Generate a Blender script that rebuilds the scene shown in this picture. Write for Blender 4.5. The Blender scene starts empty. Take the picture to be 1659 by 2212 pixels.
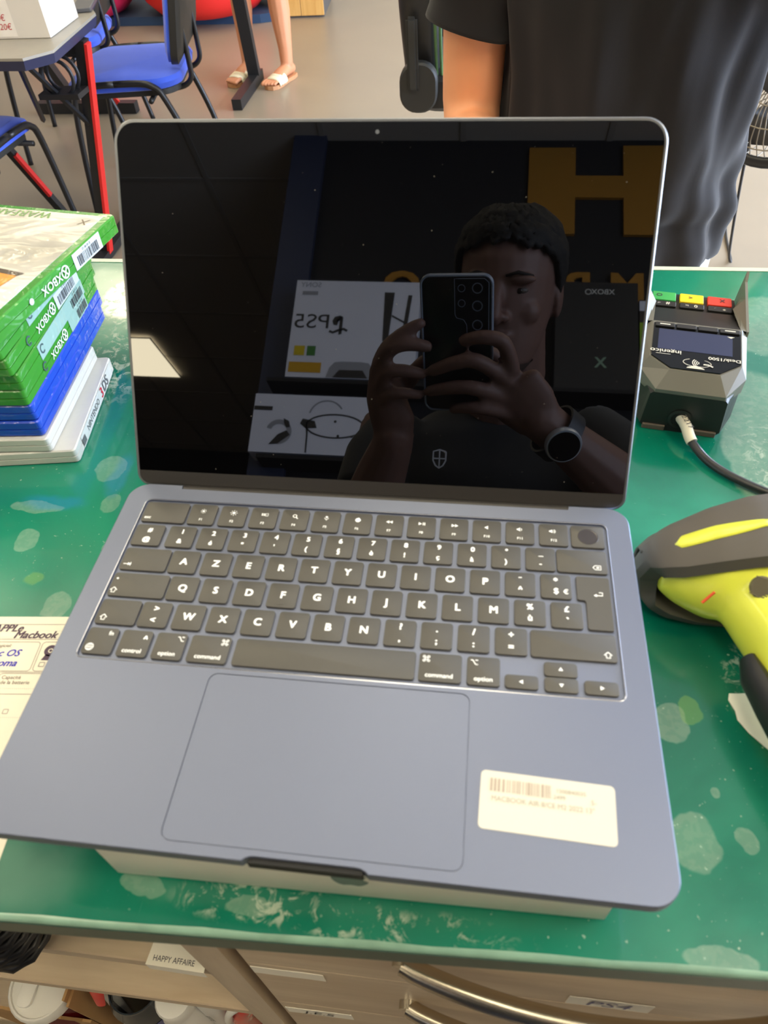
import bpy, bmesh, math, random
from mathutils import Vector, Matrix
random.seed(7)
SC = bpy.context.scene
COL = SC.collection
PI = math.pi

# ------------------------------------------------------------------ camera
CAM = Vector((0.05788976, -0.19719067, 1.32020983))
AX_R = Vector((0.99222066, 0.11635896, -0.04425772))     # image right
AX_D = Vector((0.05587713, -0.73394324, -0.67690846))    # image down
AX_F = Vector((-0.11124702, 0.66916957, -0.73473546))    # viewing direction
cd = bpy.data.cameras.new('camera')
cd.sensor_fit = 'HORIZONTAL'; cd.sensor_width = 36.0
cd.lens = 1572.6377 / 1659.0 * 36.0
cd.clip_start = 0.004; cd.clip_end = 60
cd.dof.use_dof = True; cd.dof.focus_distance = 0.86; cd.dof.aperture_fstop = 18.0
cam = bpy.data.objects.new('camera', cd); COL.objects.link(cam)
m = Matrix.Identity(4)
for i in range(3):
    m[i][0] = AX_R[i]; m[i][1] = -AX_D[i]; m[i][2] = -AX_F[i]; m[i][3] = CAM[i]
cam.matrix_world = m
SC.camera = cam

# ------------------------------------------------------------------ world, daylight, exposure
wd = bpy.data.worlds.new('world'); SC.world = wd; wd.use_nodes = True
bg = wd.node_tree.nodes['Background']
bg.inputs[0].default_value = (0.72, 0.84, 1.0, 1); bg.inputs[1].default_value = 1.0
PANEL_L = 7.4
def area(name, loc, rot, sx, sy, watts, col):
    l = bpy.data.lights.new(name, 'AREA'); l.shape = 'RECTANGLE'; l.size = sx; l.size_y = sy
    l.energy = watts; l.color = col
    o = bpy.data.objects.new(name, l); COL.objects.link(o); o.location = loc; o.rotation_euler = rot
    return o
area('daylight_window', (3.55, 2.6, 1.5), (0, PI/2, 0), 2.3, 4.6, 380, (0.64, 0.77, 1.0))
SC.view_settings.view_transform = 'Standard'
SC.view_settings.look = 'None'
SC.view_settings.gamma = 1.0
SC.view_settings.use_curve_mapping = False
SC.view_settings.exposure = 0.74

# ------------------------------------------------------------------ helpers: colour and materials
def s1(c):
    c /= 255.0
    return c/12.92 if c <= 0.04045 else ((c+0.055)/1.055)**2.4
def rgb(r, g, b): return (s1(r), s1(g), s1(b), 1.0)
MATS = {}
def mat(name, col, rough=0.5, metal=0.0, spec=0.5, coat=0.0, var=0.12, vscale=18.0, bump=0.0, bscale=120.0,
        coat_bump=0.0, cscale=40.0, trans=0.0, sheen=0.0, alpha=1.0, ior=1.5, emis=0.0, stretch=(1, 1, 1), sss=0.0):
    if name in MATS: return MATS[name]
    mt = bpy.data.materials.new(name); mt.use_nodes = True
    nt = mt.node_tree; N = nt.nodes; L = nt.links
    p = N['Principled BSDF']
    tc = N.new('ShaderNodeTexCoord'); mp = N.new('ShaderNodeMapping'); mp.inputs['Scale'].default_value = stretch
    L.new(tc.outputs['Object'], mp.inputs['Vector'])
    p.inputs['Base Color'].default_value = col
    if var > 0:
        nz = N.new('ShaderNodeTexNoise'); nz.inputs['Scale'].default_value = vscale; nz.inputs['Detail'].default_value = 4
        L.new(mp.outputs[0], nz.inputs['Vector'])
        mx = N.new('ShaderNodeMix'); mx.data_type = 'RGBA'
        mx.inputs[6].default_value = tuple(c*(1-var) for c in col[:3])+(1,)
        mx.inputs[7].default_value = tuple(min(1, c*(1+var)) for c in col[:3])+(1,)
        L.new(nz.outputs['Fac'], mx.inputs[0]); L.new(mx.outputs[2], p.inputs['Base Color'])
    p.inputs['Roughness'].default_value = rough; p.inputs['Metallic'].default_value = metal
    p.inputs['Specular IOR Level'].default_value = spec; p.inputs['IOR'].default_value = ior
    p.inputs['Coat Weight'].default_value = coat; p.inputs['Coat Roughness'].default_value = 0.06
    p.inputs['Transmission Weight'].default_value = trans; p.inputs['Sheen Weight'].default_value = sheen
    p.inputs['Alpha'].default_value = alpha
    if sss > 0:
        p.inputs['Subsurface Weight'].default_value = sss; p.inputs['Subsurface Radius'].default_value = (0.012, 0.005, 0.003)
    if emis > 0:
        p.inputs['Emission Color'].default_value = col; p.inputs['Emission Strength'].default_value = emis
    if bump > 0:
        nb = N.new('ShaderNodeTexNoise'); nb.inputs['Scale'].default_value = bscale; nb.inputs['Detail'].default_value = 3
        L.new(mp.outputs[0], nb.inputs['Vector'])
        b = N.new('ShaderNodeBump'); b.inputs['Strength'].default_value = bump; b.inputs['Distance'].default_value = 0.002
        L.new(nb.outputs['Fac'], b.inputs['Height']); L.new(b.outputs[0], p.inputs['Normal'])
    if coat_bump > 0:
        nb = N.new('ShaderNodeTexNoise'); nb.inputs['Scale'].default_value = cscale; nb.inputs['Detail'].default_value = 2
        nb.inputs['Distortion'].default_value = 1.2
        L.new(mp.outputs[0], nb.inputs['Vector'])
        b = N.new('ShaderNodeBump'); b.inputs['Strength'].default_value = coat_bump; b.inputs['Distance'].default_value = 0.01
        L.new(nb.outputs['Fac'], b.inputs['Height']); L.new(b.outputs[0], p.inputs['Coat Normal'])
    MATS[name] = mt
    return mt

def wood(name, c1, c2, axis=0, scale=1.0, rough=0.45):
    if name in MATS: return MATS[name]
    mt = bpy.data.materials.new(name); mt.use_nodes = True
    nt = mt.node_tree; N = nt.nodes; L = nt.links; p = N['Principled BSDF']
    tc = N.new('ShaderNodeTexCoord'); mp = N.new('ShaderNodeMapping')
    st = [14*scale]*3; st[axis] = 1.6*scale; mp.inputs['Scale'].default_value = st
    nz = N.new('ShaderNodeTexNoise'); nz.inputs['Scale'].default_value = 2.2; nz.inputs['Detail'].default_value = 6
    nz.inputs['Distortion'].default_value = 0.8
    n2 = N.new('ShaderNodeTexNoise'); n2.inputs['Scale'].default_value = 14; n2.inputs['Detail'].default_value = 3
    mx = N.new('ShaderNodeMix'); mx.data_type = 'RGBA'; mx.inputs[6].default_value = c1; mx.inputs[7].default_value = c2
    ad = N.new('ShaderNodeMath'); ad.operation = 'MULTIPLY_ADD'; ad.inputs[1].default_value = 0.35; ad.use_clamp = True
    L.new(tc.outputs['Object'], mp.inputs[0]); L.new(mp.outputs[0], nz.inputs[0]); L.new(mp.outputs[0], n2.inputs[0])
    L.new(n2.outputs[0], ad.inputs[0]); L.new(nz.outputs[0], ad.inputs[2])
    sb = N.new('ShaderNodeMapRange'); sb.inputs[1].default_value = 0.35; sb.inputs[2].default_value = 0.95
    L.new(ad.outputs[0], sb.inputs[0]); L.new(sb.outputs[0], mx.inputs[0]); L.new(mx.outputs[2], p.inputs['Base Color'])
    p.inputs['Roughness'].default_value = rough
    MATS[name] = mt
    return mt

# ------------------------------------------------------------------ helpers: meshes
def mk(name, bm, material, parent=None, smooth=False, loc=None, keep=False):
    if isinstance(bm, bpy.types.Mesh): me = bm
    else:
        me = bpy.data.meshes.new(name)
        bmesh.ops.recalc_face_normals(bm, faces=bm.faces[:]) if not keep else None
        bm.to_mesh(me); bm.free()
    if material is not None:
        me.materials.clear(); me.materials.append(material)
    if smooth is True: me.polygons.foreach_set('use_smooth', [True]*len(me.polygons))
    elif smooth:
        me.polygons.foreach_set('use_smooth', [True]*len(me.polygons))
        me.set_sharp_from_angle(angle=math.radians(smooth))
    o = bpy.data.objects.new(name, me); COL.objects.link(o)
    if parent is not None: o.parent = parent
    if loc is not None: o.location = loc
    return o
def tag(o, label, cat, group=None):
    o['label'] = label; o['category'] = cat
    if group: o['group'] = group
    return o
def thing(name, label, cat, loc=(0, 0, 0), rz=0.0, group=None):
    o = bpy.data.objects.new(name, None); COL.objects.link(o)
    o.location = loc; o.rotation_euler = (0, 0, rz); o.empty_display_size = 0.05
    return tag(o, label, cat, group)
def struct(name, bm, material, label=None, smooth=False):
    o = mk(name, bm, material, None, smooth); o['kind'] = 'structure'
    if label: o['label'] = label
    return o
def copy_tree(o, parent=None):
    c = o.copy(); COL.objects.link(c)
    if parent is not None: c.parent = parent
    for ch in list(o.children): copy_tree(ch, c)
    return c
def B(): return bmesh.new()
def box(bm, x0, x1, y0, y1, z0, z1, M=None):
    co = [(x0,y0,z0),(x1,y0,z0),(x1,y1,z0),(x0,y1,z0),(x0,y0,z1),(x1,y0,z1),(x1,y1,z1),(x0,y1,z1)]
    v = [bm.verts.new(M @ Vector(c) if M else c) for c in co]
    for f in ((0,3,2,1),(4,5,6,7),(0,1,5,4),(1,2,6,5),(2,3,7,6),(3,0,4,7)): bm.faces.new([v[i] for i in f])
    return v
def boxm(x0, x1, y0, y1, z0, z1, bev=0.0, seg=2):
    bm = B(); box(bm, x0, x1, y0, y1, z0, z1)
    if bev > 0: bmesh.ops.bevel(bm, geom=bm.edges[:], offset=bev, segments=seg, affect='EDGES', profile=0.5)
    return bm
def rr(w, d, r, n=6, cx=0.0, cy=0.0):
    """rounded rectangle outline, counter-clockwise; r may be 4 radii (bl, br, tr, tl)"""
    rs = r if isinstance(r, (tuple, list)) else (r,)*4
    out = []
    for k, (sx, sy) in enumerate(((-1,-1),(1,-1),(1,1),(-1,1))):
        q = rs[k]; ox = cx+sx*(w/2-q); oy = cy+sy*(d/2-q); a0 = PI+k*PI/2
        for i in range(n+1):
            a = a0+i*(PI/2)/n; out.append((ox+q*math.cos(a), oy+q*math.sin(a)))
    return out
def loft(bm, loops, caps=(True, True), closed=True):
    vs = [[bm.verts.new(c) for c in lp] for lp in loops]
    n = len(vs[0])
    for a, b in zip(vs[:-1], vs[1:]):
        for i in range(n if closed else n-1):
            j = (i+1) % n
            try: bm.faces.new((a[i], a[j], b[j], b[i]))
            except ValueError: pass
    if caps[0]: bm.faces.new(list(reversed(vs[0])))
    if caps[1]: bm.faces.new(vs[-1])
    return vs
def plate(w, d, z0, z1, r, bev=0.0, cx=0.0, cy=0.0, n=6):
    """rounded slab with a small bevel at the top edge"""
    bm = B(); L = []
    L.append([(x,y,z0) for x,y in rr(w,d,r,n,cx,cy)])
    if bev > 0:
        L.append([(x,y,z1-bev) for x,y in rr(w,d,r,n,cx,cy)])
        q = [max(1e-5, v-bev*0.3) for v in (r if isinstance(r,(tuple,list)) else (r,)*4)]
        L.append([(x,y,z1-bev*0.3) for x,y in rr(w-bev*0.6,d-bev*0.6,q,n,cx,cy)])
        q = [max(1e-5, v-bev) for v in (r if isinstance(r,(tuple,list)) else (r,)*4)]
        L.append([(x,y,z1) for x,y in rr(w-2*bev,d-2*bev,q,n,cx,cy)])
    else: L.append([(x,y,z1) for x,y in rr(w,d,r,n,cx,cy)])
    loft(bm, L)
    return bm
def fillflat(bm, loops, z):
    """flat face with holes: loops[0] outer, others holes; returns vert loops"""
    es = []; vl = []
    for lp in loops:
        v = [bm.verts.new((x,y,z)) for x,y in lp]; vl.append(v)
        for i in range(len(v)): es.append(bm.edges.new((v[i], v[(i+1)%len(v)])))
    bmesh.ops.triangle_fill(bm, use_beauty=True, use_dissolve=False, edges=es, normal=(0,0,1))
    return vl
def skirt(bm, v0, co):
    v1 = [bm.verts.new(c) for c in co]; n = len(v0)
    for i in range(n):
        j = (i+1) % n; bm.faces.new((v0[i], v0[j], v1[j], v1[i]))
    return v1
def catmull(pts, k=8):
    P = [Vector(p) for p in pts]; out = []
    for i in range(len(P)-1):
        a = P[max(i-1,0)]; b = P[i]; c = P[i+1]; d = P[min(i+2,len(P)-1)]
        for s in range(k):
            t = s/k
            out.append(0.5*((2*b)+(c-a)*t+(2*a-5*b+4*c-d)*t*t+(3*b-a-3*c+d)*t**3))
    out.append(P[-1]); return out
def lerp(a, b, t): return a+(b-a)*t
def tube(bm, pts, rad, n=10, caps=True, up=None, closed=False):
    """sweep; rad: float or list of float / (a, b) ellipse radii (a along side, b along up)"""
    P = [Vector(p) for p in pts]; N = len(P)
    if not isinstance(rad, (list, tuple)): rad = [rad]*N
    T = []
    for i in range(N):
        if closed: t = P[(i+1)%N]-P[i-1]
        else: t = P[min(i+1,N-1)]-P[max(i-1,0)]
        T.append(t.normalized())
    u = Vector(up) if up is not None else (Vector((0,0,1)) if abs(T[0].z) < 0.9 else Vector((1,0,0)))
    loops = []
    for i in range(N):
        if up is not None: u = Vector(up)
        u = (u-T[i]*u.dot(T[i]))
        if u.length < 1e-6: u = T[i].orthogonal()
        u.normalize(); s = T[i].cross(u)
        r = rad[i]; a, b = r if isinstance(r, (tuple, list)) else (r, r)
        loops.append([P[i]+s*(a*math.cos(2*PI*k/n))+u*(b*math.sin(2*PI*k/n)) for k in range(n)])
    if closed: loops.append(loops[0]); 
    if closed:
        vs = [[bm.verts.new(c) for c in lp] for lp in loops[:-1]]; vs.append(vs[0])
        for a, b in zip(vs[:-1], vs[1:]):
            for i in range(n):
                j = (i+1)%n; bm.faces.new((a[i],a[j],b[j],b[i]))
    else: loft(bm, loops, (caps, caps))
    return bm
def sph(bm, c, r, n=12, M=None):
    """ellipsoid; r float or (rx, ry, rz); M optional 3x3 orientation"""
    r = r if isinstance(r, (tuple, list)) else (r, r, r)
    S = Matrix.Diagonal((r[0], r[1], r[2], 1))
    T = Matrix.Translation(Vector(c)) @ (M.to_4x4() if M else Matrix.Identity(4)) @ S
    bmesh.ops.create_uvsphere(bm, u_segments=n, v_segments=max(6, n*2//3), radius=1, matrix=T)
def limb(bm, pts, rad, n=12):
    tube(bm, pts, rad, n)
    for k in (0, -1):
        r = rad[k] if isinstance(rad, (list, tuple)) else rad
        sph(bm, pts[k], (sum(r)/2 if isinstance(r, (tuple, list)) else r)*0.99, 10)
def lathe(bm, prof, n=24, M=None, cap=True):
    loops = [[(M @ Vector((r*math.cos(2*PI*k/n), r*math.sin(2*PI*k/n), z))) if M else (r*math.cos(2*PI*k/n), r*math.sin(2*PI*k/n), z) for k in range(n)] for r, z in prof]
    loft(bm, loops, (cap, cap))
def fuse(bm, voxel=0.006, it=6, fac=0.5):
    me = bpy.data.meshes.new('tmp'); bmesh.ops.recalc_face_normals(bm, faces=bm.faces[:]); bm.to_mesh(me); bm.free()
    o = bpy.data.objects.new('tmp', me); COL.objects.link(o)
    r = o.modifiers.new('r', 'REMESH'); r.mode = 'VOXEL'; r.voxel_size = voxel; r.use_smooth_shade = True
    s = o.modifiers.new('s', 'SMOOTH'); s.iterations = it; s.factor = fac
    dg = bpy.context.evaluated_depsgraph_get()
    me2 = bpy.data.meshes.new_from_object(o.evaluated_get(dg))
    bpy.data.objects.remove(o); bpy.data.meshes.remove(me)
    return me2
TXT = {}
def text_me(s, bold=0.0):
    k = (s, bold)
    if k in TXT: return TXT[k]
    c = bpy.data.curves.new('t', 'FONT'); c.body = s; c.size = 1.0; c.align_x = 'CENTER'; c.align_y = 'CENTER'
    c.resolution_u = 3; c.offset = bold; c.fill_mode = 'FRONT'
    o = bpy.data.objects.new('t', c); COL.objects.link(o)
    dg = bpy.context.evaluated_depsgraph_get()
    me = bpy.data.meshes.new_from_object(o.evaluated_get(dg))
    bpy.data.objects.remove(o); bpy.data.curves.remove(c)
    TXT[k] = me
    return me
def put_text(bm, s, size, org, xd=(1,0,0), yd=(0,1,0), bold=0.0, sx=1.0, shear=0.0):
    me = text_me(s); X = Vector(xd).normalized(); Yv = Vector(yd).normalized(); o = Vector(org)
    strikes = ((0, 0),) if bold <= 0 else ((-1, -0.6), (1, -0.6), (-1, 0.6), (1, 0.6))
    for i, (a, b) in enumerate(strikes):
        n0 = len(bm.verts); bm.from_mesh(me); bm.verts.ensure_lookup_table()
        for v in bm.verts[n0:]:
            x, y = v.co.x*sx+v.co.y*shear+a*bold, v.co.y+b*bold
            v.co = o+X*(x*size)+Yv*(y*size)+X.cross(Yv)*(i*(size*0.002+0.00001))
    return bm
def quad(bm, org, xd, yd, x0, x1, y0, y1):
    o = Vector(org); X = Vector(xd); Yv = Vector(yd)
    bm.faces.new([bm.verts.new(o+X*a+Yv*b) for a, b in ((x0,y0),(x1,y0),(x1,y1),(x0,y1))])
def poly(bm, pts): bm.faces.new([bm.verts.new(p) for p in pts])
def disc(bm, org, xd, yd, rx, ry=None, n=24):
    ry = rx if ry is None else ry; o = Vector(org); X = Vector(xd); Yv = Vector(yd)
    poly(bm, [o+X*(rx*math.cos(2*PI*k/n))+Yv*(ry*math.sin(2*PI*k/n)) for k in range(n)])
def ring(bm, org, xd, yd, r0, r1, a0=0.0, a1=2*PI, n=24):
    o = Vector(org); X = Vector(xd); Yv = Vector(yd); p = []
    for k in range(n+1):
        a = a0+(a1-a0)*k/n; d = X*math.cos(a)+Yv*math.sin(a); p.append((bm.verts.new(o+d*r0), bm.verts.new(o+d*r1)))
    for a, b in zip(p[:-1], p[1:]): bm.faces.new((a[0], a[1], b[1], b[0]))
def stroke(bm, org, xd, yd, pts, w):
    """flat pen stroke through 2-D points"""
    o = Vector(org); X = Vector(xd); Yv = Vector(yd); n = len(pts); pr = []
    for i in range(n):
        a = Vector(pts[max(i-1,0)]); b = Vector(pts[min(i+1,n-1)]); t = (b-a)
        t = t.normalized() if t.length > 0 else Vector((1,0)); q = Vector((-t.y, t.x))*w/2; c = Vector(pts[i])
        pr.append((bm.verts.new(o+X*(c.x+q.x)+Yv*(c.y+q.y)), bm.verts.new(o+X*(c.x-q.x)+Yv*(c.y-q.y))))
    for a, b in zip(pr[:-1], pr[1:]): bm.faces.new((a[0], a[1], b[1], b[0]))
def barcode(bm, org, xd, yd, w, h, n=26, seed=1):
    r = random.Random(seed); x = -w/2
    while x < w/2:
        bw = w/n*r.choice((0.35, 0.5, 0.9)); quad(bm, org, xd, yd, x, min(x+bw, w/2), -h/2, h/2)
        x += bw+w/n*r.choice((0.4, 0.6, 0.9))
def solid(o, t, off=0.0):
    md = o.modifiers.new('thickness', 'SOLIDIFY'); md.thickness = t; md.offset = off
    return o
# ------------------------------------------------------------------ room shell
M_floor = mat('vinyl_floor', rgb(150,136,117), rough=0.33, spec=0.5, var=0.07, vscale=3.0, bump=0.05, bscale=30)
M_ceil = mat('ceiling_tile', rgb(172,168,162), rough=0.9, var=0.04, vscale=60)
M_wall = mat('painted_wall', rgb(222,214,200), rough=0.8, var=0.03, vscale=5)
M_dark = mat('dark_wall_panel', rgb(17,17,22), rough=0.75, var=0.1, vscale=8)
M_white_metal = mat('white_metal', rgb(230,230,228), rough=0.4, var=0.03)
ZC = 3.2
bm = B(); box(bm, -5.5, 3.4, -6.0, 8.0, -0.05, 0.0); struct('floor', bm, M_floor, 'grey beige vinyl shop floor')
bm = B(); box(bm, -5.5, 3.4, -6.0, 8.0, ZC+0.02, ZC+0.08); ceil = struct('ceiling', bm, M_ceil, 'white tiled suspended ceiling')
bm = B()
for i in range(15): box(bm, -5.44+i*0.6-0.012, -5.44+i*0.6+0.012, -5.94, 7.94, ZC+0.016, ZC+0.021)
for i in range(24): box(bm, -5.45, 3.3, -5.84+i*0.6-0.012, -5.84+i*0.6+0.012, ZC+0.0165, ZC+0.021)
g = mk('ceiling_grid', bm, mat('grid_grey', rgb(158,154,148), rough=0.9, var=0), ceil); g['kind'] = 'stuff'
bm = B(); box(bm, -5.5, 3.4, 8.0, 8.1, 0, ZC+0.08); struct('wall_back', bm, M_wall, 'beige far wall of the shop')
bm = B(); box(bm, -5.6, -5.5, -6.0, 8.0, 0, ZC+0.08); struct('wall_left', bm, M_wall, 'beige left wall of the shop')
bm = B(); box(bm, -5.5, 3.4, -6.1, -6.0, 0, ZC+0.08); struct('wall_front', bm, M_dark, 'dark wall behind the customer area')
bm = B()
box(bm, 3.4, 3.5, -6.0, 0.2, 0, ZC+0.08); box(bm, 3.4, 3.5, 5.0, 8.0, 0, ZC+0.08)
box(bm, 3.4, 3.5, 0.2, 5.0, 0, 0.3); box(bm, 3.4, 3.5, 0.2, 5.0, 2.7, ZC+0.08)
struct('wall_right', bm, M_wall, 'beige right wall with a wide shop window')
bm = B()
for y in (0.2, 1.8, 3.4, 4.95): box(bm, 3.41, 3.47, y, y+0.05, 0.3, 2.7)
box(bm, 3.41, 3.47, 0.2, 5.0, 0.3, 0.35); box(bm, 3.41, 3.47, 0.2, 5.0, 2.65, 2.7)
struct('window_1', bm, mat('window_frame_grey', rgb(120,122,125), rough=0.4), 'grey metal frame of the shop window')
# wall with the shop lettering, seen only in the reflection of the screen
bm = B(); box(bm, -0.62, 3.4, -2.12, -2.0, 0, ZC+0.02); wl = struct('wall_near', bm, M_dark, 'dark wall with large yellow letters')
bm = B(); box(bm, -0.76, -0.62, -2.14, -1.97, 0, ZC+0.02)
struct('trim_1', bm, mat('blue_grey_post', rgb(44,54,84), rough=0.6), 'blue grey post at the end of the lettered wall')
M_yel = mat('letter_yellow', rgb(168,118,28), rough=0.6, var=0.05)
bm = B()
box(bm, 0.237, 0.424, -2.0, -1.985, 2.757, 3.17); box(bm, 0.614, 0.80, -2.0, -1.985, 2.757, 3.18)
box(bm, 0.424, 0.614, -2.0, -1.985, 2.929, 3.033)
mk('letter', bm, M_yel, wl)
def wall_letter(ch, x, z, size, sx=1.0):
    bm = B(); put_text(bm, ch, size, (x, -1.99, z), (-1,0,0), (0,0,1), bold=0.03, sx=sx)
    r = bmesh.ops.extrude_face_region(bm, geom=bm.faces[:]); bmesh.ops.translate(bm, vec=(0,0.008,0), verts=[v for v in r['geom'] if isinstance(v, bmesh.types.BMVert)])
    return mk('letter', bm, M_yel, wl)
wall_letter('M', 0.625, 2.507, 0.185, 0.95); wall_letter('P', 0.445, 2.507, 0.185); wall_letter('O', -0.245, 2.497, 0.185)
wall_letter('A', 0.97, 2.965, 0.58)
# ------------------------------------------------------------------ ceiling light panels
M_diff = mat('light_diffuser', (1.0, 0.88, 0.62, 1), rough=0.6, var=0, emis=PANEL_L)
M_frame = mat('light_frame_white', rgb(235,235,232), rough=0.4, var=0.02)
def light_panel(x, y, label):
    t = thing('ceiling_light', label, 'ceiling light', (x, y, ZC), 0, 'square ceiling light panels')
    bm = B(); q = 0.3
    for a in ((-q,q,-q,-q+0.008),(-q,q,q-0.008,q),(-q,-q+0.008,-q+0.008,q-0.008),(q-0.008,q,-q+0.008,q-0.008)): box(bm, *a, -0.005, 0.0)
    mk('frame', bm, M_frame, t)
    bm = B(); box(bm, -q+0.008, q-0.008, -q+0.008, q-0.008, -0.004, -0.001); mk('diffuser', bm, M_diff, t)
light_panel(-2.44, -4.035, 'lit square ceiling panel mirrored at the left edge of the laptop screen')
for x, y in ((-2.44,-1.04),(-2.44,1.36),(-2.44,4.16),(-2.44,6.56),(-0.04,-0.45),(-0.04,1.36),(-0.04,4.16),(-0.04,6.56),(2.0,-0.5),(2.6,1.0),(2.9,4.9),(-1.5,1.0),(1.16,-0.04),(-1.24,2.76),(-1.24,5.36),(1.16,5.36),(-1.3,-1.2),(1.5,-0.9),(-3.64,0.16),(-3.64,2.76)):
    light_panel(x, y, 'square white ceiling light panel outside the picture')
# ------------------------------------------------------------------ green worktop
ZT = 0.94
def worktop_material():
    mt = bpy.data.materials.new('green_worktop'); mt.use_nodes = True
    nt = mt.node_tree; N = nt.nodes; L = nt.links; p = N['Principled BSDF']
    tc = N.new('ShaderNodeTexCoord')
    def noise(scale, detail=4, dist=0.0, rough=0.5, src=None):
        n = N.new('ShaderNodeTexNoise'); n.inputs['Scale'].default_value = scale; n.inputs['Detail'].default_value = detail
        n.inputs['Distortion'].default_value = dist; n.inputs['Roughness'].default_value = rough
        L.new(src or tc.outputs['Object'], n.inputs['Vector']); return n.outputs['Fac']
    def ramp(x, a, b, lo=0.0, hi=1.0):
        r = N.new('ShaderNodeMapRange'); r.inputs[1].default_value = a; r.inputs[2].default_value = b
        r.inputs[3].default_value = lo; r.inputs[4].default_value = hi; r.interpolation_type = 'SMOOTHSTEP'
        L.new(x, r.inputs[0]); return r.outputs[0]
    def math2(op, a, b):
        q = N.new('ShaderNodeMath'); q.operation = op; q.use_clamp = True
        for i, v in enumerate((a, b)):
            if isinstance(v, float): q.inputs[i].default_value = v
            else: L.new(v, q.inputs[i])
        return q.outputs[0]
    def mix(f, a, b):
        q = N.new('ShaderNodeMix'); q.data_type = 'RGBA'; L.new(f, q.inputs[0])
        for i, v in ((6, a), (7, b)):
            if isinstance(v, tuple): q.inputs[i].default_value = v
            else: L.new(v, q.inputs[i])
        return q.outputs[2]
    # warped coordinate for organic stain outlines
    wn = N.new('ShaderNodeTexNoise'); wn.inputs['Scale'].default_value = 60; wn.inputs['Detail'].default_value = 3
    L.new(tc.outputs['Object'], wn.inputs['Vector'])
    sc = N.new('ShaderNodeVectorMath'); sc.operation = 'MULTIPLY_ADD'; sc.inputs[1].default_value = (0.010,)*3
    L.new(wn.outputs['Color'], sc.inputs[0]); L.new(tc.outputs['Object'], sc.inputs[2])
    warped = sc.outputs[0]
    def blob(x, y, rx, ry, soft=0.35):
        mp = N.new('ShaderNodeMapping'); mp.vector_type = 'TEXTURE'
        mp.inputs['Location'].default_value = (x+0.005, y+0.005, 0); mp.inputs['Scale'].default_value = (rx, ry, 1000.0)
        L.new(warped, mp.inputs[0])
        ln = N.new('ShaderNodeVectorMath'); ln.operation = 'LENGTH'; L.new(mp.outputs[0], ln.inputs[0])
        return ramp(ln.outputs[1], 1.0, 1.0-soft)
    base = mix(ramp(noise(5.0, 5, 0.6), 0.35, 0.68), rgb(0,98,78), rgb(36,138,110))
    base = mix(ramp(noise(1.6, 2), 0.5, 0.75, 0, 0.5), base, rgb(0,84,70))
    # pale rounded stains
    pale = None
    for b in ((-0.248,0.103,0.0085,0.0105),(-0.203,0.051,0.0085,0.0125),(-0.202,0.143,0.0080,0.0110),(-0.215,0.178,0.012,0.014),(-0.255,0.135,0.02,0.006),(-0.186,0.100,0.006,0.009),
              (0.179,-0.058,0.0125,0.0155),(0.177,0.005,0.0105,0.0120),(0.204,-0.055,0.0048,0.0070),(0.194,-0.034,0.0024,0.0032),(0.182,-0.110,0.018,0.0055),
              (-0.088,-0.106,0.012,0.006),(-0.034,-0.110,0.012,0.005),(0.243,0.115,0.022,0.010),(0.205,0.14,0.014,0.010),(0.285,0.235,0.04,0.10),(0.33,0.40,0.08,0.05)):
        q = blob(*b, soft=0.10); pale = q if pale is None else math2('MAXIMUM', pale, q)
    speck = ramp(noise(210, 3, 0.4, 0.6), 0.46, 0.56)
    tone = math2('MULTIPLY', pale, math2('ADD', math2('MULTIPLY', speck, 0.03), 0.13))
    base = mix(tone, base, rgb(226,232,212))
    base = mix(math2('MULTIPLY', blob(-0.20,-0.110,0.095,0.030,0.5), 0.16), base, rgb(200,216,200))  # pale veil painted in for the bright reflection at the front left
    ol = math2('MULTIPLY', math2('MAXIMUM', blob(0.189,0.013,0.0070,0.0085,0.12), blob(-0.228,0.070,0.0075,0.0065,0.3)), 0.30)
    base = mix(ol, base, rgb(130,176,60))
    bl = math2('MULTIPLY', math2('MAXIMUM', blob(-0.206,0.172,0.010,0.030,0.6), blob(-0.245,0.140,0.030,0.010,0.6)), 0.35)
    base = mix(bl, base, rgb(40,130,190))
    # worn speckled areas: the paint rubbed to white
    worn = None
    for b in ((-0.275,0.42,0.045,0.075,0.6),(-0.255,0.33,0.05,0.10,0.8),(0.30,0.20,0.06,0.12,0.9),(0.222,0.032,0.016,0.030,0.5),(0.02,-0.112,0.09,0.010,0.6),(-0.03,-0.108,0.05,0.012,0.5)):
        q = blob(*b); worn = q if worn is None else math2('MAXIMUM', worn, q)
    w2 = math2('MULTIPLY', worn, ramp(noise(95, 6, 0.8, 0.7), 0.50, 0.60))
    base = mix(math2('MULTIPLY', w2, 0.5), base, rgb(214,218,200))
    hw = math2('MULTIPLY', blob(-0.285,0.425,0.034,0.045,0.25), ramp(noise(130, 4, 0.5), 0.36, 0.50))
    base = mix(hw, base, rgb(238,234,214))
    # fine scratches
    mp = N.new('ShaderNodeMapping'); mp.inputs['Scale'].default_value = (1.0, 9.0, 1); mp.inputs['Rotation'].default_value = (0, 0, 0.6)
    L.new(tc.outputs['Object'], mp.inputs[0])
    s1_ = ramp(noise(40, 8, 1.5, 0.75, mp.outputs[0]), 0.66, 0.72, 0, 0.5)
    mp2 = N.new('ShaderNodeMapping'); mp2.inputs['Scale'].default_value = (8.0, 1.0, 1); mp2.inputs['Rotation'].default_value = (0, 0, -0.3)
    L.new(tc.outputs['Object'], mp2.inputs[0])
    s2_ = ramp(noise(45, 8, 1.5, 0.75, mp2.outputs[0]), 0.68, 0.74, 0, 0.5)
    base = mix(math2('MAXIMUM', s1_, s2_), base, rgb(170,205,180))
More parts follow.
